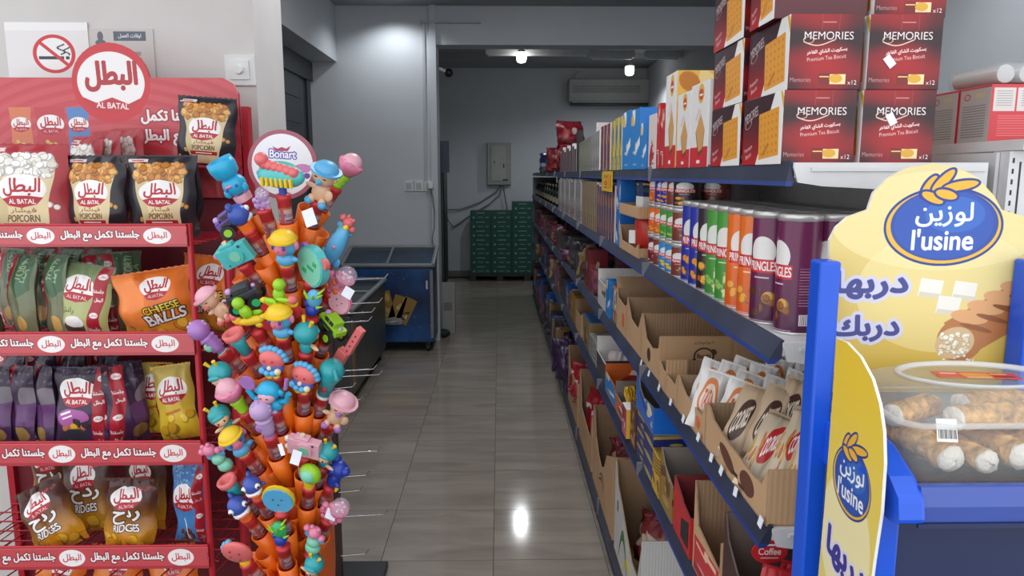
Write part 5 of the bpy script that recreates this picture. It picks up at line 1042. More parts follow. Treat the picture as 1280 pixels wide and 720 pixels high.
TOY={
'baby':lambda a='sky',b='sky':[('body','skin',[e(0,0,2.4,1.9,1.5,2.3),e(-2.1,-.6,3.2,1.2,.5,.5),e(2.0,-.6,2.4,1.0,.5,1.2),e(-1.2,-1,.6,.8,.9,1.1),e(1.2,-1,.4,.8,.9,1.1)]),('head','skin',[e(0,-.2,6.2,2.5,2.3,2.4),e(-2.4,-.2,6,.5),e(2.4,-.2,6,.5)]),('hat',a,[e(0,0,7.4,2.6,2.5,1.9),c((0,-.1,7.1),(0,-.1,7.5),3.3)]),('pacifier',b,[e(0,-2.4,5.2,.7,.4,.7),e(0,-2.9,5.2,.3)]),('shoe',b,[e(-1.5,-1.4,.2,.9),e(1.5,-1.4,.2,.9)]),('eye','black',[e(-.9,-2.3,6.2,.45,.2,.12),e(.9,-2.3,6.2,.45,.2,.12)])],
'icecream':lambda a='pink',b='lime':[('grip',b,[('l',[(.0,0),(1.1,0),(1.3,1),(1.1,1.3),(1.5,2.3),(1.3,2.6),(1.7,3.6),(1.2,4.2),(0,4.2)])]),('cup',a,[('l',[(0,4),(1.6,4.2),(2.8,6),(3.2,7.2),(2.9,7.4),(0,7.2)]),]),('petal',a,[e(2.3*math.cos(k*PI/3),2.3*math.sin(k*PI/3),7.2,.9,.9,.6) for k in range(6)]),('dome','palepink',[e(0,0,7.4,2.5,2.5,2.4)])],
'elephant':lambda a='cyan',b='sky':[('head',a,[e(0,0,3.6,2.6,2.4,2.4),e(-2.2,-.6,2.4,.8,.7,1.1),e(2.0,-.6,2.4,.8,.7,1.1)]),('scoop',a,[('l',[(1.4,5.2),(2.6,6),(3.0,8),(2.8,9.6),(2.6,9.6),(2.7,8),(2.3,6.3),(0,5.4)])]),('cheek','pink',[e(-.3,-2.3,4,.9,.4,.3)]),('eye','blue',[e(-1.1,-2.1,3.4,.35),e(1.3,-2.0,3.6,.35)]),('collar','palepink',[c((0,0,-.4),(0,0,1.2),1.9,2.0)])],
'girl':lambda a='yellow',b='sky':[('hair','sky',[e(0,.3,4.6,2.6,2.2,2.6)]),('face','pink',[e(0,-1.2,4.3,1.5,1.4,1.7)]),('cap',a,[e(0,.1,6.0,2.7,2.4,1.7),c((0,-.2,5.7),(0,-.2,6),2.9)]),('ear','pink',[e(-2.7,0,4.8,.6,.6,1),e(2.7,0,4.8,.6,.6,1)]),('body',b,[e(0,-.2,1.4,2.0,1.6,1.5),e(2.2,-.5,1.8,.9,.5,.6)]),('eye','blue',[e(-1.2,-2.2,4.8,.35,.25,.5),e(1.2,-2.2,4.8,.35,.25,.5)]),('nose','salmon',[e(0,-2.6,4.2,.35,.3,.3)]),('collar','yellow',[c((0,0,-.5),(0,0,.2),1.5)])],
'truck':lambda a='violet',b='lime':[('body',a,[('b',(-3.6,-1.7,2.2,3.6,1.7,3.8)),('b',(-1.8,-1.5,3.8,2.0,1.5,5.2)),('b',(-3.4,-1.6,3.8,-2.2,1.6,4.3))]),('chassis','black',[('b',(-3,-1.2,1.3,3,1.2,2.2))]),('window','dark',[('b',(-1.5,-1.6,4.0,-.1,1.6,5.0)),('b',(.2,-1.6,4.0,1.6,1.6,5.0)),('b',(-2.6,-1.78,2.6,2.6,-1.68,3.4))]),('engine','lilac',[e(-2.6,0,4.6,.8),e(2.7,0,4.0,.5)])]+wheels('black',b),
'gtruck':lambda a='lime',b='lime':TOY['truck'](a,b),
'bike':lambda a='yellow',b='lime':[('frame',a,[e(0,0,2.2,3.0,.8,.9),e(-2.8,0,2.6,1.2,.6,.6),e(2.6,0,2.8,1,.6,1),e(-1.2,0,1.2,.9,.7,.7)]),('rider',b,[e(.2,0,4.2,1.1,1,1.4),e(.6,0,6.2,1.1),e(-1.2,-.9,3.2,1.2,.5,.6),e(1.4,-.9,3.8,1.4,.4,.4),e(-.3,-.9,2.2,.5,.5,1.2)]),('wheel','red',[c((-2.6,-.4,1.0),(-2.6,.4,1.0),1.2),c((2.7,-.4,1.0),(2.7,.4,1.0),1.2)]),('fairing','salmon',[e(2.8,-.2,3.6,.9,.9,.9)])],
'camera':lambda a='teal',b='pink':[('body',a,[('b',(-4,-1.1,.6,4,1.1,5.6)),('b',(-2.4,-1.0,5.6,1.2,1.0,6.4))]),('button','cream',[c((-.6,0,6.2),(-.6,0,7),.6)]),('lens',a,[c((.4,-1.1,3.2),(.4,-1.7,3.2),2.0)]),('lens_glass','mint',[c((.4,-1.7,3.2),(.4,-1.85,3.2),1.3)]),('screw','dark',[e(2.4,-1.2,5,.35,.2,.35),e(-2.4,-1.2,1.4,.22,.15,.22)]),('strap_lug',b,[e(-4.3,0,4.4,.9,.7,.9),e(-4.5,.2,1.6,.7,.6,.8)])],
'tambourine':lambda a='teal',b='mint':[('ring',a,[c((0,-.9,4),(0,.9,4),4.4)]),('drumhead',b,[c((0,-1.05,4),(0,-.9,4),4.0)]),('jingle','purple',[c((-3.6,-.5,6.2),(-3.6,.5,6.2),1.2)]),('jingle','salmon',[c((3.4,-.5,6.6),(3.4,.5,6.6),1.2)]),('knob','lime',[e(-.4,0,-.3,.8)]),('print','green',[('b',(-2,-1.1,2,-.6,-1.06,3)),('b',(-.6,-1.1,3.6,1.6,-1.06,4.4)),('b',(1,-1.1,5,2.2,-1.06,6))])],
'rocket':lambda a='sky',b='yellow':[('body',a,[e(0,0,4.4,1.9,1.6,5.0)]),('tip',b,[e(0,0,9.3,.6)]),('fin',a,[e(-1.8,0,1.4,.8,.4,1.2),e(1.8,0,1.4,.8,.4,1.2)]),('button','pink',[e(.4,-1.5,5,.4,.3,.4)])],
'bubble':lambda a='pink',b='orange':[('body',a,[e(0,0,2.6,2.2,1.4,2.2)]+[e(2.5*math.cos(k*PI/3.5),0,2.8+2.3*math.sin(k*PI/3.5),1.1,.9,1.1) for k in range(7)]),('flower',b,[e(-1.4,-1.4,1.6,.7,.3,.7),e(1.4,-1.4,1.8,.7,.3,.7),e(0,-1.5,3.6,.8,.3,.6),e(-2.2,-1.2,3.6,.5,.3,.5)]),('clear_ball','clear',[e(1.4,0,6.4,2.5)]),('bead','white',[e(1.4+1.2*math.cos(k*2.4),1.2*math.sin(k*2.4),5.6+.25*k,.35) for k in range(7)]),('ball_base',a,[c((1.4,0,4.4),(1.4,0,5.6),2.0,2.4)])],
'mic':lambda a='purple',b='mint':[('handle',a,[('l',[(0,0),(1.1,0),(1.1,1.2),(1.7,1.6),(1.5,2.2),(1.9,2.8),(1.6,3.4),(2,4),(1.6,4.6),(2.1,5.2),(1.7,5.8),(0,5.8)])]),('sphere',a,[e(0,0,8.0,2.6)]),('glitter','lilac',[e(2.3*math.cos(k*2.4)*math.cos(k*.7),2.3*math.sin(k*2.4)*math.cos(k*.7),8.2+2.3*math.sin(k*.7),.45) for k in range(10)]),('collar',b,[c((0,0,-.6),(0,0,.4),1.5,1.3)]),('motif',b,[e(-1,-1.4,3.4,1,.5,1.2)])],
'cup':lambda a='dteal',b='salmon':[('body',a,[('l',[(0,0),(1.2,0),(1.4,3),(2.0,5),(0,5)])]),('rim',b,[('l',[(1.9,4.9),(2.4,5.2),(2.5,6.6),(1.5,6.6),(1.4,5.4),(0,5.3)])])],
'clam':lambda a='salmon',b='sky':[('shell',a,[e(0,0,4.6,3.2,1.7,2.6)]),('ruffle',b,[e(3.2*math.cos(k*PI/8),.5,4.7+2.7*math.sin(k*PI/8),.8) for k in range(0,7)]),('mouth','blue',[e(0,-.5,2.8,2.9,1.6,1.5)]),('bead',b,[e(-2,-1.6,2.4,.9),e(-.7,-2,2.1,.8),e(.8,-2,2.2,.8)]),('pearl','cream',[e(1.9,-1.7,2.6,.8),e(0,-1.7,3.4,.6)]),('lip','yellow',[e(-.6,-1.4,.9,1,.8,.7),e(1,-1.3,.9,.9,.8,.6)]),('eye','red',[e(-1,-1.6,5.2,.25),e(1,-1.6,5.2,.25)])],
'doll':lambda a='dteal',b='skin':[('hood',a,[e(0,.2,5.4,2.7,2.5,2.5)]),('face',b,[e(0,-1.2,4.6,1.9,1.5,1.5)]),('fringe',a,[e(0,-2.0,5.7,1.8,.7,.6)]),('antenna','yellow',[c((-1,0,7.4),(-1.4,-.2,9),.3,.45),c((1,0,7.4),(1.5,-.2,9),.3,.45)]),('body',a,[e(0,0,1.6,1.6,1.3,1.8)]),('arm',b,[e(-2,-.6,2.4,1.5,.5,.5),e(2,-.6,1.8,1.4,.5,.5)]),('eye','black',[e(-.8,-2.6,4.6,.2,.15,.3),e(.8,-2.6,4.6,.2,.15,.3)])],
'monkey':lambda a='cyan',b='purple':[('head',a,[e(0,0,5.2,2.5,2.1,2.3),e(-2.6,0,5,.8,.5,.8),e(2.6,0,5,.8,.5,.8)]),('face','palepink',[e(0,-1.3,4.6,1.9,1.1,1.5)]),('body',a,[e(0,0,1.6,2.4,1.5,1.7)]),('arm',a,[('p',[(-1.8,0,2.6),(-3.8,-.3,3.2),(-4.6,-.4,5.4)],.6),('p',[(1.8,0,2.6),(3.8,-.3,3.2),(4.8,-.4,5.4)],.6)]),('cymbal',b,[c((-4.2,-.7,7.2),(-4.2,-.2,7.2),1.7)]),('drum_stick',b,[c((4.4,-.4,6.6),(5.0,0,9.0),.4)]),('belly','lilac',[e(0,-1.2,.6,1.5,.6,.5)]),('eye','black',[e(-.7,-2.3,4.9,.3,.15,.12),e(.7,-2.3,4.9,.3,.15,.12)])],
'shark':lambda a='blue',b='orange':[('head',a,[e(0,0,4.4,2.4,2.6,2.6),e(0,1.2,7,.6,1.0,1.2),e(2.2,.6,3.4,1.0,.6,.5)]),('mouth','white',[e(0,-.9,2.9,2.2,2.0,1.1)]),('gum','salmon',[e(0,-1.5,2.9,1.6,1.6,.5)]),('eye','white',[e(-1.7,-1.5,5,.75),e(1.7,-1.5,5,.75)]),('pupil','black',[e(-2.0,-2.05,5,.35),e(2.0,-2.05,5,.35)]),('grip',b,[c((0,0,-1.2),(0,0,2.2),1.6,1.8)])],
'block':lambda a='orange',b='red':[('body','salmon' if a=='salmon' else a,[('b',(-1.4,-1,0,1.4,1,5)),('b',(-.2,-.8,5,1.8,.8,13))]),('hole','dark',[e(.8,-.85,6+1.6*k,.25,.12,.25) for k in range(4)])],
'megaphone':lambda a='dteal',b='red':[('body',a,[('l',[(0,0),(1.5,0),(1.7,4),(2.6,6),(2.4,6.6),(2.7,7.6),(1.8,9),(0,9)])]),('handle',a,[('p',[(1.6,-1,6),(2.6,-2,8),(1.2,-1.6,9.4)],.5)]),('badge',b,[e(.4,-1.6,2.6,.7,.3,.7)]),('collar','white',[c((0,0,-.4),(0,0,.3),1.65)])],
'bulb':lambda a='lime',b='mint':[('ring',a,[e(0,0,4.4,2.8,2.0,2.8)]),('lamp_ball','palepink' if b=='p' else b,[e(0,-.9,4.6,2.0,1.6,2.0)]),('neck','yellow',[c((0,0,-.4),(0,0,2.2),1.3,1.5)])],
'coin':lambda a='sky',b='yellow':[('disc',a,[c((0,-.8,4),(0,.8,4),3.5)]),('edge',b,[c((0,-.4,4.2),(0,.4,4.2),3.8)]),('dimple','dark',[e(-1,-.85,4.6,.2),e(1,-.85,4.6,.2),e(0,-.85,3,.2)]),('stub','salmon',[c((0,0,-.4),(0,0,1),1.2)])],
'beetle':lambda a='green',b='navy':[('shell',a,[e(0,0,5.6,1.9,1.5,2.4)]),('spike','lime',[c((1.4*math.cos(k),-.6+.8*math.sin(k),4+.5*k),(2.8*math.cos(k),-.6+1.6*math.sin(k),5+.6*k),.4,.1) for k in range(8)]),('face',b,[e(0,-.4,2.4,1.6,1.3,1.6),e(-1.4,-.4,3.6,.7),e(1.4,-.4,3.6,.7)])],
'pigdisc':lambda a='salmon',b='sky':[('disc',a,[e(0,0,4.4,3.8,1.3,3.9)]),('ruffle',b,[e(-3.4*math.cos(k*.4-.6),.6,4.4+3.4*math.sin(k*.4-.6),.8) for k in range(6)]),('dot','dark',[e(-1.2,-1.3,4.6,.2),e(1.4,-1.3,5.0,.2),e(.4,-1.3,2.8,.2),e(-.4,-1.3,6.4,.2)]),('neck','yellow',[c((0,0,-.4),(0,0,1),1.3)])],
'koala':lambda a='navy',b='yellow':[('head',a,[e(0,0,6.2,2.3,2,2.0),e(-2,0,7.6,1.1),e(2,0,7.6,1.1),e(-1.9,-.9,5.2,.8),e(0,-1.7,6,.7)]),('body',a,[e(0,0,2.4,1.7,1.5,2.6),e(-1.9,-.6,3.2,1.2,.6,.6),e(1.9,-.6,3.2,1.2,.6,.6)]),('tail',b,[e(1.9,.2,1.4,.5,.5,1.5)])],
'piano':lambda a='teal',b='salmon':[('body',a,[e(0,0,3.4,4.6,1.7,2.2)]),('key','yellow',[('b',(-3+.9*k,-1.9,1.8,-2.5+.9*k,-1.2,3.4)) for k in range(7)]),('caterpillar',b,[e(-2.6+1.1*k,-.6,5.5-.25*k,.95) for k in range(6)]+[e(-2.9,-.7,6.3,1.2)]),('mast','blue',[c((0,0,-3),(0,0,1.6),.7)])],
'crawler':lambda a='pink',b='mint':[('head',a,[e(0,0,7.4,1.4),e(-.8,0,8.8,.5),e(.8,0,8.8,.5),e(-2,0,7.6,.8),e(1.8,0,6.6,.8)]),('body',b,[e(0,0,2.2,1.8,1.5,1.6),e(0,0,4.4,1.6,1.4,1.4)]),('wing','sky',[e(-1.4,.2,5.4,1.2,.4,.9),e(1.4,.2,5.4,1.2,.4,.9)])],
}
AX=-.575; AY=1.98
ts=thing('toy_stand','orange toy display stand bristling with tubes, a round white and pink sign on top','display stand',(AX,AY,0))
MB().lathe([(0,.0),(.20,0),(.20,.03),(.04,.04),(0,.04)],32).build('base',mat('black_base'),ts)
MB().lathe([(.05,.04),(.085,.3),(.10,.6),(.10,.9),(.075,1.25),(.045,1.5),(.012,1.56)],20).build('pole',mat('orange_pole',(214,96,30),.45),ts)
p=atY(353,206,AY+.02); SGN=art_bonart()
ts_s=MB().tube((p.x-AX,.0,1.5),(p.x-AX,.03,p.z),.008); ts_s.build('sign_post',TC['white'],ts)
rr=.092
MB().prism([(p.x-AX+rr*math.cos(k/32*PI),p.z+rr*math.sin(k/32*PI)) for k in range(64)],.02,.026,'y',0,1).build('sign_disc',[img('bonart_print',SGN,.35),mat('pink_edge',(170,84,100),.4)],ts)
def holder(base,d,L=.14):
    M=Matrix.Translation(base)@d.to_track_quat('Z','Y').to_matrix().to_4x4()
    MB().lathe([(.0,.0),(.019,.0),(.026,L),(.0235,L),(.018,.01),(0,.01)],18,M=M).build('holder_tube',ORG,ts)
def toy(px,py,kind,a,b,sc,label,spin=0,r=None,elev=48,tilt=0,stick=True):
    sc*=1.48; k=1.92/F; dx=(px-351)*k; rmax=.17+.045*min(1,max(0,(py-200)/250))
    r=rmax if r is None else r
    s=max(-.97,min(.97,dx/r)); az=math.asin(s); y=AY-r*math.cos(az)
    p=atY(px,py,y)
    el=R(elev+16-18*abs(s))+(R(14)*max(0,(260-py)/90) if py<260 else 0)
    d=Vector((math.sin(az)*math.cos(el),-math.cos(az)*math.cos(el)*.8,math.sin(el))).normalized()
    root=p-d*(.045*sc)
    f=Vector((-.25,-1,.15)); f=(f-d*f.dot(d)).normalized(); yb=-f; xb=yb.cross(d)
    M=Matrix((xb,yb,d)).transposed()@Matrix.Rotation(R(spin),3,'Z')
    t=thing('candy_toy',label,'toy',(0,0,0),group='toy topped candy tubes')
    t.matrix_world=Matrix.Translation(root)@(M@Matrix.Rotation(R(tilt),3,'Y')).to_4x4()@Matrix.Scale(sc,4)
    L=.10
    if stick:
        Ms=Matrix.Rotation(R(-tilt),4,'Y')
        MB().lathe([(0,-L/sc),(.0165/sc,-L/sc),(.0165/sc,-.012),(.0175/sc,-.01),(.0175/sc,.0),(0,.0)],18,0,M=Ms).build('candy_tube',stk,t)
        MB().lathe([(.0175/sc,-.008),(.0185/sc,-.006),(.0185/sc,.001),(.0,.002)],18,0,M=Ms).build('cap',TC['red'],t)
    build_parts(TOY[kind](a,b),t)
    holder(root-d*(.095+.09)-Vector((AX,AY,0)),d,.115)
    return t
TL=[(350,212,'piano','teal','salmon',.95,'teal toy with yellow slots and an orange caterpillar, in front of the round sign',0),
(290,226,'elephant','cyan','sky',.78,'bright blue elephant scoop toy at the upper left of the stand',0),(282,268,'truck','violet','lime',.72,'purple monster truck toy with green hubs at the upper left edge',20),
(298,268,'shark','blue','orange',.72,'rounded blue toy head on an orange grip, below the elephant',160),(404,228,'baby','sky','sky',.82,'baby toy with a light blue hat beside the round sign',10),
(432,216,'icecream','pink','lime',.72,'pink ice cream toy with lime grip, topmost on the right',0),(428,290,'crawler','salmon','mint',.7,'small pink and mint figure toy on the upper right',0),
(325,248,'bubble','lilac','purple',.45,'small lilac toy tucked behind the elephant',0),
(355,306,'girl','yellow','sky',.82,'yellow capped doll toy with pink face, the upper of two in the centre',0),(290,312,'camera','teal','pink',.72,'teal camera toy on the upper left',0),
(420,308,'rocket','sky','yellow',.85,'light blue rocket toy with a yellow tip on the upper right',0),(392,330,'tambourine','teal','mint',.82,'teal tambourine toy with jingles right of the centre',-20),
(424,348,'bubble','pink','orange',.72,'pink flower toy with a clear bead ball on the right edge',0),(300,360,'gtruck','dark','green',.78,'black truck toy with green tyres on the left',15),
(347,366,'bike','yellow','lime',.95,'yellow motorbike toy with green rider in the centre',0),(307,388,'bike','yellow','lime',.95,'yellow motorbike toy with green rider, lower left of the other',180),
(268,380,'baby','palepink','salmon',.75,'baby toy with a pale pink hat at the left edge',-20),(350,398,'girl','yellow','sky',.80,'yellow capped doll toy with pink face, lower of the two in the centre',0),
(392,378,'beetle','sky','navy',.72,'small blue jointed toy in the right centre',0),(426,376,'coin','palepink','pink',.6,'pale pink disc toy under the flower toy',0),
(418,400,'gtruck','lime','lime',.72,'lime green truck toy with black tyres at the right edge',-15),(383,420,'doll','dteal','skin',.78,'teal round toy head with yellow horns right of the centre',160),
(262,425,'mic','purple','mint',.72,'glittery purple microphone toy at the left edge',0),(296,424,'cup','dteal','salmon',.75,'teal tube toy with a salmon rim on the left',0),
(340,450,'clam','salmon','sky',.72,'pink clam toy with blue beads, the upper left one',0),(380,470,'clam','salmon','sky',.72,'pink clam toy with blue beads, the lower right one',0),
(430,440,'block','salmon','red',.72,'orange peg board toy sticking out to the right',0),(411,474,'megaphone','dteal','red',.80,'teal torch shaped toy with a red badge on the right',0),
(337,492,'monkey','cyan','purple',.80,'light blue monkey toy holding purple cymbals in the centre',0),(278,470,'doll','dteal','skin',.78,'teal hooded fairy toy at the left edge, the upper one',-20),
(293,497,'icecream','pink','lime',.76,'pink ice cream toy with lime grip on the left',0),(277,522,'doll','dteal','skin',.72,'teal hooded fairy toy half hidden under the ice cream toy',20),
(424,512,'baby','palepink','purple',.80,'baby toy with a pink sun hat at the right edge',30),(331,527,'mic','lilac','purple',.72,'lilac fan shaped toy with round head in the lower centre',0),
(292,550,'girl','yellow','sky',.78,'yellow helmet doll toy on the lower left',40),(273,573,'crawler','pink','mint',.80,'pink and mint crawling toy poking out at the left edge',-10),
(381,553,'camera','palepink','white',.70,'pale pink camera toy with a bow, right of the centre',10),(388,592,'bulb','lime','mint',.72,'yellow green light toy with pale round lamp on the lower right',0),
(408,568,'doll','dteal','skin',.7,'teal hooded toy behind the dark blue one on the right',0),(421,592,'koala','navy','yellow',.76,'dark blue animal toy at the right edge',-20),
(315,606,'shark','blue','orange',.66,'blue shark toy with open mouth, the upper right of two',20),(297,632,'shark','blue','orange',.72,'blue shark toy with big eye, the lower left of two',35),
(288,606,'cup','dteal','salmon',.7,'teal tube toy above the lower shark',0),(348,622,'coin','sky','yellow',.76,'sky blue round disc toy with yellow edge near the bottom',10),
(350,666,'beetle','green','navy',.72,'green spiky beetle toy with blue face at the bottom',0),(417,636,'bubble','pink','pink',.70,'pink toy with clear ball and paper tag on the lower right',0),
(392,676,'crawler','pink','mint',.80,'pink and mint toy low on the right side',0),(296,690,'pigdisc','salmon','sky',.72,'salmon round disc toy at the bottom left',0),
(392,708,'doll','dteal','skin',.66,'teal toy cut by the bottom of the frame',0)]
toys={}
for T_ in TL: toys[(T_[0],T_[1])]=toy(*T_)
for (px,py,ax,rot_) in ((330,690,-.3,0),(345,712,0,0),(372,668,.35,0),(322,655,-.4,0),(366,640,.2,0),(312,700,-.6,0),(372,700,.3,0),(380,530,.5,0),(335,585,-.2,0),(365,600,.2,0),(345,545,0,0),(318,560,-.4,0),(300,345,-.6,0),(375,360,.4,0),(330,330,-.3,0),(400,290,.6,0),(385,260,.4,0),(318,265,-.5,0),(345,640,0,0),(395,640,.5,0),(310,520,-.5,0),(390,505,.5,0),(360,520,.1,0),(310,440,-.4,0),(365,430,.2,0)):
    r=.125; k=1.92/F; az=math.asin(max(-.95,min(.95,(px-351)*k/r))); y=AY-r*math.cos(az); p=atY(px,py,y); d=Vector((math.sin(az)*.6,-math.cos(az)*.5,.75)).normalized()
    holder(p-d*.115-Vector((AX,AY,0)),d,.115)
for x,y,w,h,a in ((387,272,.030,.042,-20),(370,572,.024,.036,15),(352,562,.012,.03,-20),(414,643,.028,.028,20),(435,366,.026,.026,30)):
    p=atY(x,y,1.74 if x<380 else 1.80); t=MB().box(-w/2,-.0008,-h/2,w/2,0,h/2).build('paper_tag',TAGM,loc=p,rot=(R(-8),R(a),R(-10))); tag(t,'blank white paper tag on the toys, '+{387:'near the baby with the blue hat',370:'below the pale pink camera',352:'narrow one beside the lilac toy',414:'on the pink toy with the clear ball',435:'under the pink flower toy'}[x],'tag','white paper tags')
# ================= YELLOW AND BLUE PASTRY STAND (right foreground) =================
BLUEP=mat('bright_blue_plastic',(24,84,206),.3,0,.03,8); BLU2=mat('violet_blue_plastic',(62,84,160),.35,0,.03,8); NVP=mat('navy_panel',(30,42,80),.45)
ps=thing('pastry_stand','blue plastic floor stand with a yellow header and side panel in the right foreground','display stand',(.64,.95,0))
def PB(name,mb,m,bevel=0):
    o=mb.build(name,m,ps,bevel=bevel); o.matrix_parent_inverse=Matrix.Translation((-.64,-.95,0)); return o
pts=[(1037,490),(1297,490),(1297,300),(1285,272),(1252,262),(1243,245),(1222,222),(1195,208),(1165,204),(1135,209),(1110,222),(1092,241),(1085,262),(1060,271),(1045,284),(1037,300)]
q3=[(lambda p:(p.x,p.z))(atY(x,y,1.06)) for x,y in pts]
PB('header_board',MB().prism(q3,1.06,1.066,'y',0,1),[img('pastry_header_print',art_lus_head(),.35),WHT])
zt=atY(1035,325,1.04).z
PB('corner_post',MB().box(.452,1.02,.02,.482,1.058,zt),BLUEP,.004); PB('corner_post',MB().box(.752,1.02,.02,.782,1.058,zt),BLUEP,.004)
pts=[(1019,760),(1030,640),(1046,423),(1058,428),(1075,446),(1090,474),(1099,505),(1104,540),(1105,580),(1101,640),(1092,700),(1084,760)]
q3=[(lambda p:(p.y,p.z))(atX(x,y,.462)) for x,y in pts]
PB('side_panel',MB().prism(q3,.462,.466,'x',0,1),[img('pastry_side_print',art_lus_side(),.35),WHT])
zr=atY(1200,611,.83).z; zr2=atY(1200,655,.83).z
PB('front_rail',MB().prism([(.83,zr2),(.828,(zr+zr2)/2),(.836,zr),(.85,zr),(.85,zr2)],.51,.80,'x'),BLU2,.003)
PB('rail_lip',MB().box(.505,.826,zr2-.004,.80,.83,zr2+.002),NVP)
PB('tray_corner',MB().prism([(.82,zr2+.004),(.826,zr-.01),(.85,zr+.008),(.90,zr+.03),(.93,zr+.035),(.93,zr2),(.84,zr2)],.478,.512,'x'),BLUEP,.006)
PB('side_rail',MB().box(.474,.9,zr2,.49,1.03,zr+.02),BLUEP,.004); PB('side_rail',MB().box(.77,.83,zr2,.785,1.03,zr+.01),BLUEP,.004)
PB('front_leg',MB().box(.474,.86,.02,.503,.885,zr2+.01),BLUEP,.004); PB('front_leg',MB().box(.76,.86,.02,.785,.885,zr2+.01),BLUEP,.004)
PB('panel_clip',MB().box(.458,.875,zr-.0,.48,.885,zr+.006),BLUEP)
PB('tray_floor',MB().box(.48,.84,zr2+.018,.785,1.05,zr2+.024),NVP); PB('front_panel',MB().box(.503,.868,.1,.70,.874,zr2),NVP); PB('front_panel',MB().box(.703,.868,.1,.76,.874,zr2),NVP); PB('foot',MB().box(.45,.85,0,.79,1.06,.03),BLUEP,.004)
PB('rear_panel',MB().box(.48,1.045,.1,.755,1.05,zr2),NVP)
# clear box of pastries
zf=zr2+.025; CLR=mat('clear_plastic_box',(214,218,216),.08,0,0,alpha=.22); CLR2=mat('clear_plastic_rim',(226,228,226),.1,0,0,alpha=.5)
pb=thing('pastry_box','clear plastic tub with lid full of cream filled pastry rolls on the blue tray','food box',(.635,.945,zf))
def rr_(w,d,r,z,n=5):
    out=[]
    for cx,cy,a0 in ((w-r,d-r,0),(-w+r,d-r,90),(-w+r,-d+r,180),(w-r,-d+r,270)):
        for k in range(n+1): a=R(a0+90*k/n); out.append((cx+r*math.cos(a),cy+r*math.sin(a),z))
    return out
def loft(loops,cap=True):
    b=MB(); n=len(loops[0]); vs=[v for l in loops for v in l]; fs=[]
    for j in range(len(loops)-1):
        for i in range(n): k=(i+1)%n; fs.append((j*n+i,j*n+k,(j+1)*n+k,(j+1)*n+i))
    if cap: fs.append(tuple(range((len(loops)-1)*n,len(loops)*n)))
    b.add(vs,fs,0,None,True); return b
hb=.085
loft([rr_(.125,.075,.03,.0),rr_(.13,.08,.03,hb)],False).build('tub',CLR,pb)
loft([rr_(.138,.088,.034,hb),rr_(.140,.09,.034,hb+.004),rr_(.132,.082,.03,hb+.006)],False).build('tub_rim',CLR2,pb)
loft([rr_(.132,.082,.03,hb+.006),rr_(.120,.074,.04,hb+.035),rr_(.108,.064,.05,hb+.042)]).build('lid',CLR,pb)
MB().lathe([(.095,hb+.041),(.103,hb+.045),(.103,hb+.048),(.097,hb+.048),(.095,hb+.043)],36,M=Matrix.Scale(.62,4,(0,1,0))).build('lid_ridge',CLR2,pb)
LB=Cv(10,3,(206,70,44),14); LB.rect(5,1.5,3.4,2,(222,150,60)); LB.rect(1.8,2,2,.7,(226,180,160)); LB.rect(8.2,1,2.4,.8,(150,40,40)); LB.rect(8,2.2,2,.5,(236,200,100)); LB.rect(5,.3,3,.25,WH)
MB().box(-.052,-.014,0,.052,.014,.0008,0).build('lid_label',[img('lid_label_print',LB,.4)],pb,loc=(.002,.0,hb+.0435),rot=(0,0,R(-8)))
BK=Cv(4,3,(226,224,220),16)
for q_ in range(12): BK.rect(.4+q_*.3,1,.12+.05*(q_%3),1.2,(60,56,54))
MB().box(-.012,-.0006,-.014,.012,0,.014).build('price_label',[img('barcode_label',BK,.4)],pb,loc=(-.085,-.0855,hb-.002),rot=(R(-20),0,R(-8)))
PAS=mat('baked_pastry',(206,158,92),.75,0,.55,70,1.0); CRM=mat('white_cream',(232,226,212),.6,0,.05,60,.8); CRB=mat('dark_crumbs',(78,58,48),.8,0,.5,90,.9)
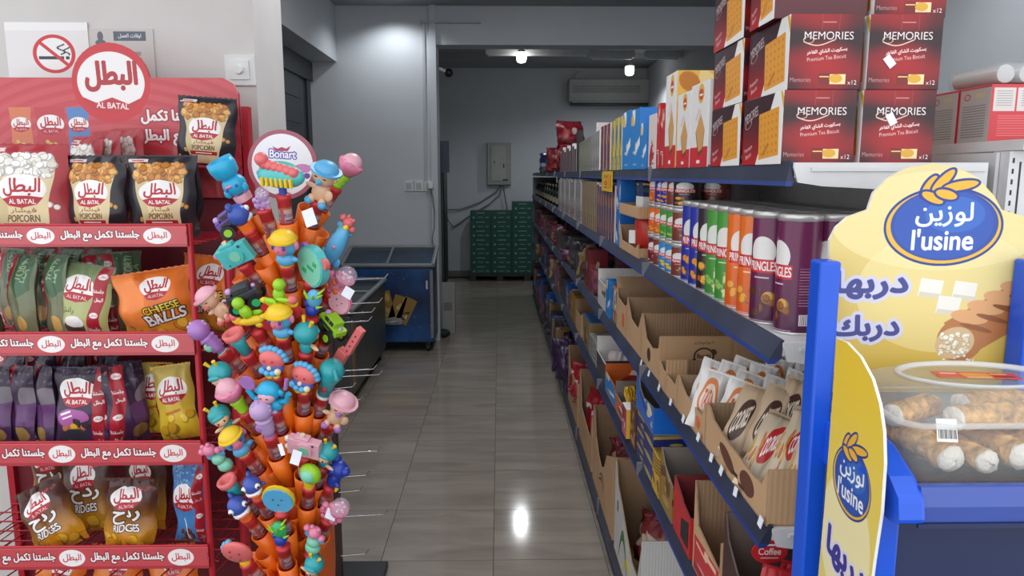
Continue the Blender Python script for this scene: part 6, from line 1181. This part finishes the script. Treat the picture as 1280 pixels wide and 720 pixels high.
tag(MB().box(.515,.872,zf+.001,.755,1.018,zf+.012).build('pastry_crumbs',CRB),'dark crumbs on the bottom of the clear tub','crumbs',kind='stuff')
def roll(x0,y0,z0_,x1,y1,z1_,r,label):
    t=thing('pastry_roll',label,'pastry',(x0,y0,z0_),group='cream pastry rolls'); d=Vector((x1-x0,y1-y0,z1_-z0_)); L=d.length; d.normalize()
    M=d.to_track_quat('Z','Y').to_matrix().to_4x4(); n=26; m=20; q=random.Random(int(x0*1000)); vs=[];fs=[]
    for k in range(n+1):
        for i in range(m):
            th=2*PI*i/m; rad=r*(.86+.16*abs(math.sin(k*PI/5.2+th*.5))+q.uniform(-.07,.07))*(.8 if k in(0,n) else 1)
            vs.append((rad*math.cos(th),rad*math.sin(th)*.9,L*k/n))
    for k in range(n):
        for i in range(m): j=(i+1)%m; fs.append((k*m+i,k*m+j,(k+1)*m+j,(k+1)*m+i))
    MB().add(vs,fs,0,None,True,M).build('crust',PAS,t)
    for zc_,rc_ in ((0,.93),(L,.6)):
        b=MB(); b.ell((0,0,zc_),(r*rc_,r*rc_*.9,r*.4),M=M,nu=16,nv=10)
        b.v=[tuple(v_+q.uniform(-.0014,.0014) for v_ in v) for v in b.v]; b.build('cream',CRM,t)
roll(.575,.885,zf+.036,.550,.995,zf+.045,.021,'pastry roll with a large white cream end, front left in the tub')
roll(.622,.884,zf+.032,.600,1.0,zf+.034,.018,'darker pastry roll with cream end, front middle in the tub')
roll(.668,.886,zf+.038,.650,1.0,zf+.036,.021,'pastry roll with cream end at the right edge of the frame')
roll(.715,.886,zf+.036,.700,1.0,zf+.036,.02,'pastry roll in the tub outside the right frame edge')
roll(.535,.955,zf+.070,.610,.99,zf+.075,.018,'pastry roll lying across the top layer at the left back')
roll(.60,.925,zf+.076,.72,.945,zf+.078,.019,'pastry roll lying across the top layer in the middle')
roll(.64,.975,zf+.078,.74,1.0,zf+.078,.018,'pastry roll lying across the top layer at the rear right')
bpy.context.view_layer.update()
